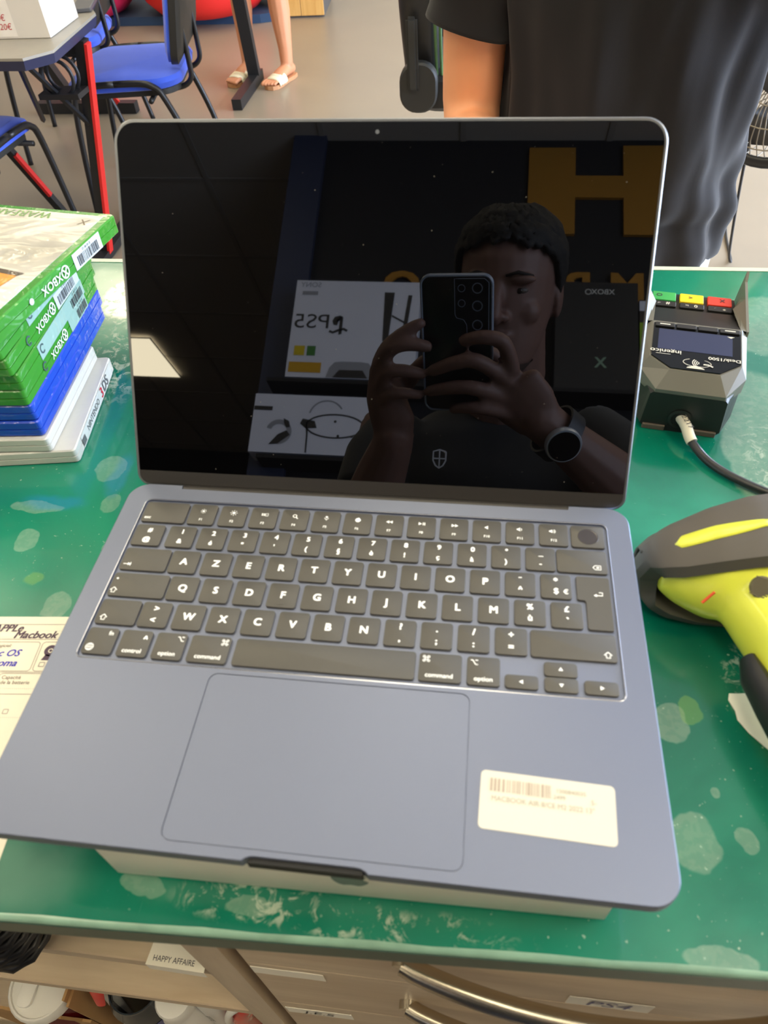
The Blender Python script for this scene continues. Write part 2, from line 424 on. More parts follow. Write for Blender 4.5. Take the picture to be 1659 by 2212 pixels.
    sp = math2('MULTIPLY', ramp(noise(420, 2, 0.0, 0.5), 0.70, 0.76), ramp(noise(14, 3), 0.45, 0.62))
    base = mix(math2('MULTIPLY', sp, 0.6), base, rgb(205,226,206))
    L.new(base, p.inputs['Base Color'])
    p.inputs['Roughness'].default_value = 0.30
    rg = ramp(noise(9, 4), 0.3, 0.7, 0.10, 0.26); L.new(rg, p.inputs['Roughness'])
    p.inputs['Coat Weight'].default_value = 0.4; p.inputs['Coat Roughness'].default_value = 0.05
    bp = N.new('ShaderNodeBump'); bp.inputs['Strength'].default_value = 0.12; bp.inputs['Distance'].default_value = 0.0008
    L.new(noise(70, 4, 0.5), bp.inputs['Height']); L.new(bp.outputs[0], p.inputs['Normal'])
    return mt
M_top = worktop_material()
def front_y(x): return -0.1221+0.040*x
def back_y(x): return 0.4966+0.008*x
XL, XR = -0.80, 0.80
wt = thing('counter_worktop', 'scratched green shop counter worktop under the laptop', 'counter', (0, 0, ZT-0.022))
bm = B()
loft(bm, [[(XL,front_y(XL)+0.002,0),(XR,front_y(XR)+0.002,0),(XR,back_y(XR),0),(XL,back_y(XL),0)],
          [(XL,front_y(XL),0.003),(XR,front_y(XR),0.003),(XR,back_y(XR)+0.001,0.003),(XL,back_y(XL)+0.001,0.003)],
          [(XL,front_y(XL),0.0203),(XR,front_y(XR),0.0203),(XR,back_y(XR)+0.001,0.020),(XL,back_y(XL)+0.001,0.020)],
          [(XL,front_y(XL)+0.0010,0.0216),(XR,front_y(XR)+0.0010,0.0216),(XR,back_y(XR)-0.002,0.022),(XL,back_y(XL)-0.002,0.022)],
          [(XL,front_y(XL)+0.0022,0.022),(XR,front_y(XR)+0.0022,0.022),(XR,back_y(XR)-0.004,0.022),(XL,back_y(XL)-0.004,0.022)]])
mk('top_panel', bm, M_top, wt)
bm = B(); loft(bm, [[(x, front_y(x)-0.0003, 0.0190),(x, front_y(x)-0.0002, 0.0206),(x, front_y(x)+0.0010, 0.0219),(x, front_y(x)+0.0026+0.0004*math.sin(x*83), 0.0223),(x, front_y(x)+0.002,0.020),(x,front_y(x)+0.001,0.0185)] for x in [XL+i*(XR-XL)/60 for i in range(61)]])
mk('edge_strip', bm, mat('worn_edge', rgb(140,178,158), rough=0.25, var=0.4, vscale=55, spec=0.6), wt, smooth=50)
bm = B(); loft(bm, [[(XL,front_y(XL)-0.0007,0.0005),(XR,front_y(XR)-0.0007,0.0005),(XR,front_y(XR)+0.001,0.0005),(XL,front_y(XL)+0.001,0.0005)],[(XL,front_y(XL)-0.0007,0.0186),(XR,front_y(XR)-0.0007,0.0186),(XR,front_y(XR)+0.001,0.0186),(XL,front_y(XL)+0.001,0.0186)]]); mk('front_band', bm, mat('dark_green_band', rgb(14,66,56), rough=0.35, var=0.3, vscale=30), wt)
bm = B(); loft(bm, [[(XL, back_y(XL)-0.005, 0.0215),(XR, back_y(XR)-0.005, 0.0215),(XR, back_y(XR)+0.0016, 0.0215),(XL, back_y(XL)+0.0016, 0.0215)],
                    [(XL, back_y(XL)-0.005, 0.0226),(XR, back_y(XR)-0.005, 0.0226),(XR, back_y(XR)+0.0016, 0.0226),(XL, back_y(XL)+0.0016, 0.0226)]])
mk('back_edge_strip', bm, mat('pale_edge', rgb(196,210,190), rough=0.35, var=0.2, vscale=40), wt)

# ------------------------------------------------------------------ drawer unit under the worktop
M_wood = wood('grey_oak', rgb(186,162,134), rgb(214,195,168), axis=0, scale=1.0, rough=0.4)
M_woodv = wood('grey_oak_upright', rgb(180,162,138), rgb(208,190,166), axis=2, scale=1.0, rough=0.4)
M_steel = mat('brushed_steel', rgb(196,186,168), rough=0.26, metal=1.0, var=0.05, vscale=80)
M_label = mat('label_paper', rgb(246,240,224), rough=0.7, var=0.03, vscale=60)
M_ink = mat('black_ink', rgb(60,58,58), rough=0.7, var=0)
M_inkblue = mat('blue_ink', rgb(62,62,190), rough=0.7, var=0)
YF = -0.100
du = thing('drawer_unit', 'grey oak drawer unit with bowed steel handles below the counter', 'drawer unit', (0, 0, 0))
bm = B(); box(bm, -0.078, 0.78, YF+0.019, 0.44, 0.05, 0.917); mk('carcass', bm, M_woodv, du)
zs = [0.915, 0.7450, 0.5990, 0.3990, 0.06]
def bow_handle(x0, x1, z, parent):
    bm = B(); pts = []
    for i in range(33):
        t = i/32; pts.append((lerp(x0, x1, t), YF-0.004-0.019*math.sin(PI*t)**0.8, z))
    tube(bm, pts, [(0.0065,0.0065)]*33, 12)
    for x in (x0, x1): tube(bm, [(x, YF+0.001, z), (x, YF-0.006, z)], 0.0065, 12)
    mk('handle', bm, M_steel, parent, smooth=50)
labels = {}
for k in range(4):
    z1, z0 = zs[k], zs[k+1]
    for xa, xb in ((-0.0755, 0.345), (0.347, 0.775)):
        d = mk('drawer', boxm(xa, xb, YF, YF+0.018, z0+0.0006, z1-0.0006, 0.0006, 1), M_wood, du)
        zh = (0.822, 0.678, 0.50, 0.23)[k]
        bow_handle((0.036 if xa < 0 else 0.44), (0.272 if xa < 0 else 0.68), zh, d)
        labels[(k, xa < 0)] = d
def sticker_front(x0, x1, z0, z1, parent, rot=0.0, text=None, col=None, tsize=0.012, ink=None):
    bm = B(); cx, cz = (x0+x1)/2, (z0+z1)/2; w, h = x1-x0, z1-z0
    X = Vector((math.cos(rot),0,math.sin(rot))); Yv = Vector((-math.sin(rot),0,math.cos(rot)))
    r = random.Random(int(x0*9999)); top = []; bot = []
    for i in range(13):
        t = i/12; j = r.uniform(-0.0006, 0.0006)
        top.append(Vector((cx,YF-0.0005,cz))+X*(w*(t-0.5))+Yv*(h/2+j)); bot.append(Vector((cx,YF-0.0005,cz))+X*(w*(t-0.5))+Yv*(-h/2+j*0.7))
    vt = [bm.verts.new(p) for p in top]; vb = [bm.verts.new(p) for p in bot]
    for i in range(12): bm.faces.new((vb[i], vb[i+1], vt[i+1], vt[i]))
    s = mk('paper_label', bm, col or M_label, parent); solid(s, 0.0005, 0)
    s2 = None
    if text:
        bm = B(); put_text(bm, text, tsize, (cx,YF-0.0012,cz), X, Yv, shear=0.2)
        mk('handwriting', bm, ink or M_ink, parent)
sticker_front(-0.074, -0.022, 0.716, 0.736, labels[(1, True)], 0.0)
sticker_front(-0.072, -0.014, 0.556, 0.578, labels[(2, True)], 0.03, 'J.E.S', tsize=0.016)
sticker_front(0.140, 0.192, 0.750, 0.772, labels[(0, True)], 0.0, 'PS4', tsize=0.019, ink=mat('faint_blue_ink', rgb(120,116,150), rough=0.7, var=0))

# ------------------------------------------------------------------ open shelf unit
su = thing('shelf_unit', 'open grey oak shelf unit left of the drawers below the counter', 'shelf unit', (0, 0, 0))
bm = B(); box(bm, -0.1145, -0.0885, YF, 0.40, 0.03, 0.917); mk('side_panel', bm, M_woodv, su)
bm = B(); box(bm, -0.80, -0.774, YF, 0.40, 0.03, 0.917); mk('side_panel', bm, M_woodv, su)
bm = B(); box(bm, -0.774, -0.1145, 0.385, 0.40, 0.03, 0.917); mk('back_panel', bm, M_woodv, su)
for z in (0.692, 0.512, 0.12): 
    mk('shelf', boxm(-0.774, -0.1145, YF+0.001, 0.385, z-0.019, z, 0.0012, 1), M_wood, su)
# torn price label folded over the front of the upper shelf
tag_o = thing('shelf_label', 'worn cream paper label with a torn corner on the shelf edge below the counter', 'label', (-0.141, YF, 0.692), -0.02)
bm = B()
V = [bm.verts.new(c) for c in ((-0.022,-0.0012,0.0012),(0.024,-0.0012,0.0012),(0.024,0.012,0.0012),(0.017,0.0205,0.0012),(-0.0185,0.0205,0.0012),(-0.0205,0.018,0.0012))]
bm.faces.new(V)
W_ = [bm.verts.new(c) for c in ((-0.022,-0.0016,-0.012),(0.024,-0.0016,-0.012))]
bm.faces.new((W_[0], W_[1], V[1], V[0]))
lb = mk('paper', bm, M_label, tag_o); solid(lb, 0.0004, 0)
bm = B(); put_text(bm, 'HAPPY AFFAIRE', 0.0056, (-0.001,0.0035,0.0016), bold=0.0, sx=0.85); mk('print', bm, M_ink, tag_o)

# ------------------------------------------------------------------ things on the low shelf
ZB = 0.12
M_white_pl = mat('white_plastic', rgb(232,230,224), rough=0.35, var=0.03)
M_red_pl = mat('red_plastic', rgb(214,38,34), rough=0.25, var=0.05, coat=0.4)
M_card = mat('cardboard', rgb(176,138,92), rough=0.85, var=0.12, vscale=30)
t = thing('canister', 'dark red canister with a white flip-top lid under the shelf', 'canister', (-0.404, -0.079, ZB))
bm = B(); lathe(bm, [(0.036,0),(0.037,0.005),(0.037,0.205),(0.034,0.21)], 28); mk('body', bm, mat('dark_red_plastic', rgb(92,16,22), rough=0.25), t, smooth=40)
bm = B(); lathe(bm, [(0.0385,0.20),(0.0385,0.216),(0.0365,0.219),(0.0345,0.219),(0.0335,0.2165),(0.0,0.2165)], 28, cap=False); mk('lid', bm, M_white_pl, t, smooth=40)
mk('flap', plate(0.018, 0.05, 0.2165, 0.221, 0.007, 0.001, cx=-0.012), M_white_pl, t, smooth=40)
t = thing('cardboard_box', 'open cardboard box behind the white lidded canister', 'box', (-0.385, -0.07, ZB))
bm = B(); w, d, h, q = 0.075, 0.026, 0.255, 0.003
box(bm, 0.028, 0.031, -d, d+0.3, 0, h); box(bm, 0.031, 0.034, -d-0.004, d, 0, h-0.01); mk('side_wall', bm, M_card, t)
bm = B(); box(bm, -0.12, 0.031, -0.0335, -0.0305, 0, 0.16); mk('front_wall', bm, M_card, t)
bm = B(); poly(bm, [(-0.12,-0.032,0.16),(0.02,-0.032,0.16),(0.01,-0.036,0.2),(-0.02,-0.037,0.19),(-0.06,-0.035,0.205),(-0.12,-0.035,0.19)]); solid(mk('flap', bm, M_card, t), 0.003)
def brush(x, y, z, rz, label):
    t = thing('scrubbing_brush', label, 'brush', (x, y, ZB), rz)
    bm = B(); tube(bm, catmull([(0,0.0,0.02),(0,0.012,0.12),(0.002,0.032,z-0.02),(0.002,0.042,z)], 6), [(0.010,0.006)]*12+[(0.015,0.008)]*5+[(0.0165,0.009),(0.010,0.006)], 14, up=(0,1,0))
    mk('handle', bm, M_white_pl, t, smooth=50)
    bm = B(); tube(bm, [(0.002,0.008,z-0.072),(0.002,0.0245,z-0.02),(0.002,0.0345,z+0.002)], [(0.006,0.0025),(0.012,0.003),(0.010,0.003)], 12, up=(0,1,0)); mk('grip_inlay', bm, M_red_pl, t, smooth=50)
    bm = B(); box(bm, -0.02, 0.02, -0.012, 0.012, 0.0, 0.03); mk('head', bm, M_white_pl, t)
brush(-0.330, -0.098, 0.285, 0.0, 'white brush with a red handle inlay next to the cardboard box')
t = thing('clear_jar', 'clear plastic jar with a blue band between brush and white bottle', 'jar', (-0.293, -0.068, ZB))
bm = B(); lathe(bm, [(0.034,0),(0.036,0.004),(0.036,0.20),(0.030,0.215),(0.030,0.222),(0.0285,0.222),(0.0285,0.21),(0.034,0.195),(0.034,0.006)], 28, cap=False); mk('body', bm, mat('clear_dark_plastic', rgb(70,84,96), rough=0.15, trans=0.6, var=0), t, smooth=40)
bm = B(); lathe(bm, [(0.0366,0.10),(0.0366,0.17)], 28, cap=False); mk('band', bm, mat('blue_band', rgb(36,62,150), rough=0.3), t, smooth=40)
t = thing('white_bottle', 'white bottle with a round white screw cap under the shelf', 'bottle', (-0.238, -0.078, ZB))
bm = B(); lathe(bm, [(0.024,0),(0.026,0.004),(0.026,0.19),(0.018,0.21),(0.016,0.225)], 24); mk('body', bm, M_white_pl, t, smooth=40)
bm = B(); lathe(bm, [(0.0215,0.215),(0.0215,0.236),(0.0195,0.239),(0.017,0.2395),(0.0,0.2385)], 24, cap=False); mk('cap', bm, M_white_pl, t, smooth=40)
t = thing('white_label_tube', 'white tube with small grey print beside the round cap', 'tube', (-0.203, -0.075, ZB))
bm = B(); tube(bm, [(0,0,0),(0,0,0.16),(0,0,0.225),(0,0,0.232)], [(0.016,0.011),(0.016,0.011),(0.015,0.009),(0.012,0.007)], 18, up=(0,1,0)); mk('body', bm, M_white_pl, t, smooth=50)
bm = B(); put_text(bm, 'Bluetooth', 0.009, (0,-0.0118,0.19), (0,0,1), (-1,0,0)); mk('print', bm, M_ink, t)
t = thing('red_sprayer', 'glossy red trigger sprayer next to the divider', 'sprayer', (-0.170, -0.078, ZB), 0.5)
bm = B(); tube(bm, catmull([(0,0,0),(0,0,0.15),(0.004,0,0.19),(0.012,0,0.215),(0.024,0,0.222)], 6), [(0.013,0.010)]*14+[(0.011,0.010)]*8+[(0.009,0.008)]*3, 14, up=(0,1,0)); mk('body', bm, M_red_pl, t, smooth=50)
bm = B(); tube(bm, catmull([(0.012,-0.001,0.228),(-0.006,-0.001,0.218),(-0.014,-0.001,0.19)], 6), (0.0045), 10); mk('trigger', bm, M_white_pl, t, smooth=50)
bm = B(); lathe(bm, [(0.006,0.0),(0.006,0.02)], 12, Matrix.Translation((0.024,0,0.222)) @ Matrix.Rotation(PI/2, 4, 'Y')); mk('nozzle', bm, mat('grey_plastic', rgb(130,130,128), rough=0.4), t, smooth=40)
# black woven basket hanging at the left under the worktop edge, yellow duster above
t = thing('woven_basket', 'black woven plastic basket edge on the upper shelf', 'basket', (-0.275, -0.094, 0.693))
M_black_pl = mat('black_plastic', rgb(26,25,26), rough=0.4, var=0.1)
bm = B(); lp = []
for z, w_ in ((0.002,0.060),(0.085,0.070)): lp.append([(x, y, z) for x, y in rr(w_, 0.24, 0.02, 5, 0.0, 0.10)])
loft(bm, lp, (True, False)); solid(mk('liner', bm, M_black_pl, t, smooth=40), 0.002)
bm = B(); P = rr(0.0725, 0.2425, 0.021, 5, 0.0, 0.10); tube(bm, [(x,y,0.0855) for x,y in P], 0.0042, 8, closed=True); mk('rim', bm, M_black_pl, t, smooth=True)
bm = B()
for j, z in enumerate((0.012,0.024,0.036,0.048,0.060,0.072)):
    P = rr(0.064+z*0.115, 0.2435+z*0.02, 0.021, 5, 0.0, 0.10); Q = []
    for i, (x, y) in enumerate(P):
        k = 1+0.02*(1 if (i+j) % 2 else -1); Q.append((x*k, 0.10+(y-0.10)*(1+0.006*(1 if (i+j) % 2 else -1)), z))
    tube(bm, Q, 0.0042, 6, closed=True)
mk('weave', bm, M_black_pl, t, smooth=True)
bm = B(); sph(bm, (0,0,0), (0.03,0.05,0.02), 16)
o = mk('yellow_cloth', bm, mat('yellow_cloth', rgb(214,196,74), rough=0.9, bump=0.4, bscale=60), None, smooth=True, loc=(-0.285, 0.0, 0.795))
tag(o, 'folded yellow cloth lying in the black woven basket', 'cloth')
# ------------------------------------------------------------------ laptop
M_alu = mat('midnight_aluminium', (0.192, 0.214, 0.290, 1), rough=0.46, metal=0.85, spec=0.5, var=0.02, vscale=4, bump=0.02, bscale=2500)
M_alu_edge = mat('lid_rim_aluminium', (0.26, 0.27, 0.29, 1), rough=0.35, metal=0.9, var=0.02)
M_key = mat('key_plastic', rgb(74,71,66), rough=0.48, spec=0.7, var=0.05, vscale=300)
M_leg = mat('key_legend_white', rgb(240,240,236), rough=0.5, var=0, emis=0.25)
M_blk = mat('dark_hinge_plastic', rgb(48,45,43), rough=0.42, var=0.06)
M_gap = mat('gap_black', rgb(12,12,14), rough=0.6, var=0)
LT = 0.0113                      # deck height above the laptop's underside
lap = thing('laptop', 'open dark blue aluminium laptop with black screen on a white box', 'laptop', (0, 0, 1.0-LT))
def body_outline(ins=0.0):
    hw, hd, r = 0.15205-ins, 0.1075-ins, 0.0125-min(ins, 0.01)
    P = []
    def arc(cx, cy, a0, k=8, rr_=r):
        for i in range(k+1):
            a = a0+i*(PI/2)/k; P.append((cx+rr_*math.cos(a), cy+rr_*math.sin(a)))
    arc(-hw+r, -hd+r, PI)
    ny = 0.0022                 # thumb scoop in the front edge
    P.extend([(-0.0275,-hd),(-0.0262,-hd+ny*0.5),(-0.0240,-hd+ny*0.9),(-0.022,-hd+ny),(0.021,-hd+ny),(0.0230,-hd+ny*0.9),(0.0252,-hd+ny*0.5),(0.0265,-hd)])
    arc(hw-r, -hd+r, 1.5*PI); arc(hw-r, hd-r, 0)
    P.extend([(0.1185,hd),(0.118,hd-0.0028),(-0.1195,hd-0.0028),(-0.120,hd)])
    arc(-hw+r, hd-r, PI/2)
    return P
KW = rr(0.2772, 0.1122, 0.0035, 5, 0.0, 0.0379)
TPc = (0.0, -0.0619); TPw, TPd = 0.1302, 0.0812
TW = rr(TPw, TPd, 0.0048, 6, *TPc)
bm = B()
o0 = body_outline(0.0004)
vl = fillflat(bm, [o0, KW, TW], LT)
v = skirt(bm, vl[0], [(x,y,LT-0.0004) for x,y in body_outline(0.0)])
v = skirt(bm, v, [(x,y,0.0050) for x,y in body_outline(0.0)])
v = skirt(bm, v, [(x,y,0.0025) for x,y in body_outline(0.0022)])
v = skirt(bm, v, [(x,y,0.0012) for x,y in body_outline(0.0075)])
bm.faces.new(list(reversed(v)))
kv = skirt(bm, vl[1], [(x,y,LT-0.0012) for x,y in KW]); bm.faces.new(kv)
tv = skirt(bm, vl[2], [(x,y,LT-0.0010) for x,y in TW]); bm.faces.new(tv)
mk('base_body', bm, M_alu, lap)
# bright bevel line round the keyboard well
bm = B(); a = [(x,y,LT+0.00005) for x,y in rr(0.2772,0.1122,0.0035,5,0,0.0379)]; b = [(x,y,LT+0.00005) for x,y in rr(0.2786,0.1136,0.0042,5,0,0.0379)]
loft(bm, [a, [(x,y,LT+0.00018) for x,y in rr(0.2779,0.1129,0.0039,5,0,0.0379)], b], (False, False)); mk('well_bevel', bm, mat('polished_edge', (0.36,0.37,0.43,1), rough=0.25, metal=1.0, var=0), lap)
mk('trackpad', plate(TPw-0.0005, TPd-0.0005, LT-0.0012, LT-0.00012, 0.0046, 0.00015, *TPc), M_alu, lap)
bm = B(); box(bm, -0.0250, 0.0240, -0.1074, -0.1050, LT-0.0075, LT-0.0016); mk('scoop_shade', bm, M_gap, lap)  # dark slab standing in for the shade inside the thumb scoop
for x in (-0.115, 0.115):
    for y in (-0.085, 0.085):
        bm = B(); lathe(bm, [(0.0075,0.0),(0.008,0.0006),(0.008,0.0016)], 20, Matrix.Translation((x,y,0.0))); mk('foot', bm, M_blk, lap)

# ---- keys
KZ = LT-0.0011; KH = 0.00125
KM = {}
def key_mesh(w, d):
    k = (round(w,5), round(d,5))
    if k not in KM:
        bm = plate(w, d, 0, KH, 0.0017, 0.00022, n=4)
        me = bpy.data.meshes.new('key'); bmesh.ops.recalc_face_normals(bm, faces=bm.faces[:]); bm.to_mesh(me); bm.free()
        me.materials.append(M_key); me.polygons.foreach_set('use_smooth', [True]*len(me.polygons)); me.set_sharp_from_angle(angle=0.6); KM[k] = me
    return KM[k]
def key(x0, x1, y, d=0.0160, items=(), draw=None):
    w = x1-x0; o = bpy.data.objects.new('key', key_mesh(w, d)); COL.objects.link(o); o.parent = lap
    o.location = ((x0+x1)/2, y, KZ)
    if items or draw:
        bm = B()
        for s, sz, dx, dy in items: put_text(bm, s, sz, (dx, dy, 0), bold=0.035 if sz > 0.0045 else 0.012)
        if draw: draw(bm)
        mk('legend', bm, M_leg, o, loc=(0, 0, KH+0.00006), keep=True)
    return o
E3 = (0,0,0); EX = (1,0,0); EY = (0,1,0)
def tri(bm, x, y, s, a):
    poly(bm, [(x+s*math.cos(a+k*2*PI/3), y+s*math.sin(a+k*2*PI/3), 0) for k in range(3)])
def g_sun(r, k):
    def f(bm):
        disc(bm, (0,0.0026,0), EX, EY, r)
        for i in range(8):
            a = i*PI/4; c, s = math.cos(a), math.sin(a)
            stroke(bm, (0,0.0026,0), EX, EY, [(c*(r+0.0005), s*(r+0.0005)), (c*(r+0.0005+k), s*(r+0.0005+k))], 0.00035)
    return f
def g_grid(bm):
    for i in range(2):
        for j in range(2): ring(bm, (0,0,0), EX, EY, 0, 0, 0, 0.1, 1) if False else quad(bm, (0,0.0026,0), EX, EY, -0.0017+i*0.0012, -0.0008+i*0.0012, -0.0008+j*0.0010, -0.0001+j*0.0010)
    stroke(bm, (0.0014,0.0026,0), EX, EY, [(-0.0006,-0.001),(0.0008,-0.001),(0.0008,0.001),(-0.0006,0.001),(-0.0006,-0.001)], 0.0003)
def g_mag(bm):
    ring(bm, (-0.0003,0.0029,0), EX, EY, 0.0009, 0.0013); stroke(bm, (0,0.0026,0), EX, EY, [(0.0006,-0.0006),(0.0017,-0.0017)], 0.0005)
def g_mic(bm):
    tubep = [(0.0,0.0016),(0.0,0.0004)]; stroke(bm, (0,0.0026,0), EX, EY, tubep, 0.0013)
    ring(bm, (0,0.0029,0), EX, EY, 0.0010, 0.0013, PI, 2*PI); stroke(bm, (0,0.0026,0), EX, EY, [(0,-0.0008),(0,-0.0016)], 0.0004)
def g_moon(bm):
    P = []
    for k in range(15): a = 0.4*PI+k/14*1.6*PI; P.append((0.0016*math.cos(a), 0.0026+0.0016*math.sin(a), 0))
    Q = []
    for k in range(11): a = 1.87*PI-k/10*1.36*PI; Q.append((0.0006+0.00125*math.cos(a), 0.0032+0.00125*math.sin(a), 0))
    poly(bm, P+Q)
def g_rew(d):
    def f(bm):
        for x in (-0.0009, 0.0011): tri(bm, x, 0.0026, 0.0013, PI if d < 0 else 0)
    return f
def g_play(bm):
    tri(bm, -0.0012, 0.0026, 0.0013, 0)
    for x in (0.0008, 0.0017): stroke(bm, (x,0.0026,0), EX, EY, [(0,-0.0011),(0,0.0011)], 0.0005)
def g_spk(n):
    def f(bm):
        x = -0.0006*n
        poly(bm, [(x-0.0012,0.0021,0),(x-0.0005,0.0021,0),(x+0.0006,0.0012,0),(x+0.0006,0.0040,0),(x-0.0005,0.0031,0),(x-0.0012,0.0031,0)])
        for k in range(n): ring(bm, (x+0.0004,0.0026,0), EX, EY, 0.0010+k*0.0007, 0.0013+k*0.0007, -0.9, 0.9, 8)
    return f
def g_shift(x, y, caps=False):
    def f(bm):
        s = 0.0019
        P = [(0,s),(s,0),(s*0.5,0),(s*0.5,-s*0.8),(-s*0.5,-s*0.8),(-s*0.5,0),(-s,0),(0,s)]
        stroke(bm, (x,y,0), EX, EY, P, 0.00045)
        if caps: disc(bm, (x-0.0004, y+0.0080, 0), EX, EY, 0.0006)
    return f
def g_cmd(x, y):
    def f(bm):
        for sx in (-1,1):
            for sy in (-1,1): ring(bm, (x+sx*0.0011, y+sy*0.0011, 0), EX, EY, 0.0004, 0.00075, n=12)
        stroke(bm, (x,y,0), EX, EY, [(-0.0006,-0.0006),(0.0006,-0.0006),(0.0006,0.0006),(-0.0006,0.0006),(-0.0006,-0.0006)], 0.00035)
    return f
def g_opt(x, y):
    def f(bm):
        stroke(bm, (x,y,0), EX, EY, [(-0.0018,0.0012),(-0.0008,0.0012),(0.0006,-0.0012),(0.0018,-0.0012)], 0.00045)
        stroke(bm, (x,y,0), EX, EY, [(0.0004,0.0012),(0.0018,0.0012)], 0.00045)
    return f
def g_tab(bm):
    stroke(bm, (-0.0098,-0.0040,0), EX, EY, [(-0.0020,0),(0.0016,0)], 0.00045); tri(bm, -0.0086, -0.0040, 0.0012, 0)
    stroke(bm, (-0.0098,-0.0040,0), EX, EY, [(0.0022,-0.0012),(0.0022,0.0012)], 0.00045)
def g_del(bm):
    stroke(bm, (0.0082,-0.0038,0), EX, EY, [(-0.0024,0),(-0.0012,0.0014),(0.0018,0.0014),(0.0018,-0.0014),(-0.0012,-0.0014),(-0.0024,0)], 0.0004)
    stroke(bm, (0.0082,-0.0038,0), EX, EY, [(-0.0005,0.0006),(0.0009,-0.0006)], 0.0004); stroke(bm, (0.0082,-0.0038,0), EX, EY, [(-0.0005,-0.0006),(0.0009,0.0006)], 0.0004)
def g_globe(bm):
    c = (-0.0043,-0.0040,0)
    ring(bm, c, EX, EY, 0.0018, 0.0022); stroke(bm, c, EX, EY, [(0,-0.002),(0,0.002)], 0.0003); stroke(bm, c, EX, EY, [(-0.002,0),(0.002,0)], 0.0003)
    o_ = [(0.001*math.cos(k*PI/8), 0.002*math.sin(k*PI/8)) for k in range(17)]; stroke(bm, c, EX, EY, o_, 0.0003)
RY = [0.0840, 0.06555, 0.04715, 0.02875, 0.01035, -0.0082]
P19 = 0.01898; KW_ = 0.01640; XE = 0.1370
def row(x_first, n): return [(x_first+i*P19-KW_/2, x_first+i*P19+KW_/2) for i in range(n)]
# function row
key(-XE, -0.1098, RY[0], items=[('esc', 0.0032, -0.0098, -0.0046)])
gl = [g_sun(0.0007,0.0005), g_sun(0.0009,0.0008), g_grid, g_mag, g_mic, g_moon, g_rew(-1), g_play, g_rew(1), g_spk(0), g_spk(1), g_spk(2)]
for i, (a, b) in enumerate(row(-0.1001, 12)): key(a, b, RY[0], items=[('F%d' % (i+1), 0.0024, 0, -0.0042)], draw=gl[i])
tk = key(XE-0.0186, XE, RY[0])
bm = B(); lathe(bm, [(0.0058,0.0),(0.0057,0.0001),(0.0052,0.0001),(0.0048,0.00005),(0.0,0.00005)], 32, cap=False)
mk('fingerprint_sensor', bm, mat('sensor_glass', rgb(62,58,60), rough=0.2, var=0), tk, loc=(0.0003, 0, KH+0.00003))
# number row
top = ['#','1','2','3','4','5','6','7','8','9','0','°','_']; low = ['@','&','é','"',"'",'(','§','è','!','ç','à',')','-']
for i, (a, b) in enumerate(row(-0.1279+0.0, 13)):
    if i == 0: a, b = -XE, -0.1194
    else: a, b = a+0.0009, b+0.0009
    key(a, b, RY[1], items=[(top[i], 0.0046, 0.0003, 0.0037), (low[i], 0.0046, 0, -0.0035)])
key(0.1096, XE, RY[1], draw=g_del)
# letter rows
key(-XE, -0.1096, RY[2], draw=g_tab)
for i, (a, b) in enumerate(row(-0.1003, 12)):
    if i < 10: key(a, b, RY[2], items=[('AZERTYUIOP'[i], 0.0062, 0, 0)])
    elif i == 10: key(a, b, RY[2], items=[('¨', 0.005, 0, 0.0030), ('^', 0.005, 0, -0.0036)])
    else: key(a, b, RY[2], items=[('*', 0.005, 0, 0.0036), ('$', 0.005, 0, -0.0032), ('€', 0.0042, 0.0052, -0.0034)])
key(-XE, -0.1047, RY[3], draw=g_shift(-0.0132, -0.0042, True))
for i, (a, b) in enumerate(row(-0.0954, 12)):
    if i < 10:
        o = key(a, b, RY[3], items=[('QSDFGHJKLM'[i], 0.0062, 0, 0)])
        if i in (3, 6):
            bm = B(); box(bm, -0.0018, 0.0018, -0.0062, -0.0055, 0, 0.0002); mk('homing_bar', bm, M_key, o, loc=(0,0,KH))
    elif i == 10: key(a, b, RY[3], items=[('%', 0.005, 0, 0.0036), ('ù', 0.0052, 0, -0.0034)])
    else: key(a, b, RY[3], items=[('£', 0.005, 0, 0.0036), ('`', 0.006, 0.0004, -0.0036)])
# L-shaped return key
bm = B(); x0, x1, xm, yt, ym, yb = 0.1193, XE, 0.1238, RY[2]+0.008, RY[2]-0.0080, RY[3]-0.008
ol = [(x0,ym),(xm,ym),(xm,yb),(x1,yb),(x1,yt),(x0,yt)]
def rl(P, r, k=4):
    out = []
    for i in range(len(P)):
        p = Vector(P[i]); a = (Vector(P[i-1])-p).normalized(); b = (Vector(P[(i+1)%len(P)])-p).normalized()
        for s in range(k+1):
            t = s/k; q0 = p+a*r; q2 = p+b*r; out.append(((1-t)**2*q0+2*t*(1-t)*p+t*t*q2)[:])
    return out
L1 = rl(ol, 0.0016); cx_, cy_ = (x0+x1)/2, (yt+yb)/2
def ins(P, d):
    out = []
    for i in range(len(P)):
        a = Vector(P[i-1]); b = Vector(P[(i+1)%len(P)]); t = (b-a); t.normalize(); out.append((P[i][0]-t.y*d, P[i][1]+t.x*d))
    return out
loft(bm, [[(x-cx_,y-cy_,0) for x,y in L1], [(x-cx_,y-cy_,KH-0.0002) for x,y in L1], [(x-cx_,y-cy_,KH) for x,y in ins(L1, 0.0002)]])
rk = mk('key', bm, M_key, lap, loc=(cx_, cy_, KZ))
bm = B(); stroke(bm, (0.0030,0.0052,0), EX, EY, [(-0.0018,-0.0004),(0.0016,-0.0004),(0.0016,0.0016),(-0.0002,0.0016)], 0.0005); tri(bm, 0.0010, 0.0048, 0.0011, PI); mk('legend', bm, M_leg, rk, loc=(0,0,KH+0.00006), keep=True)
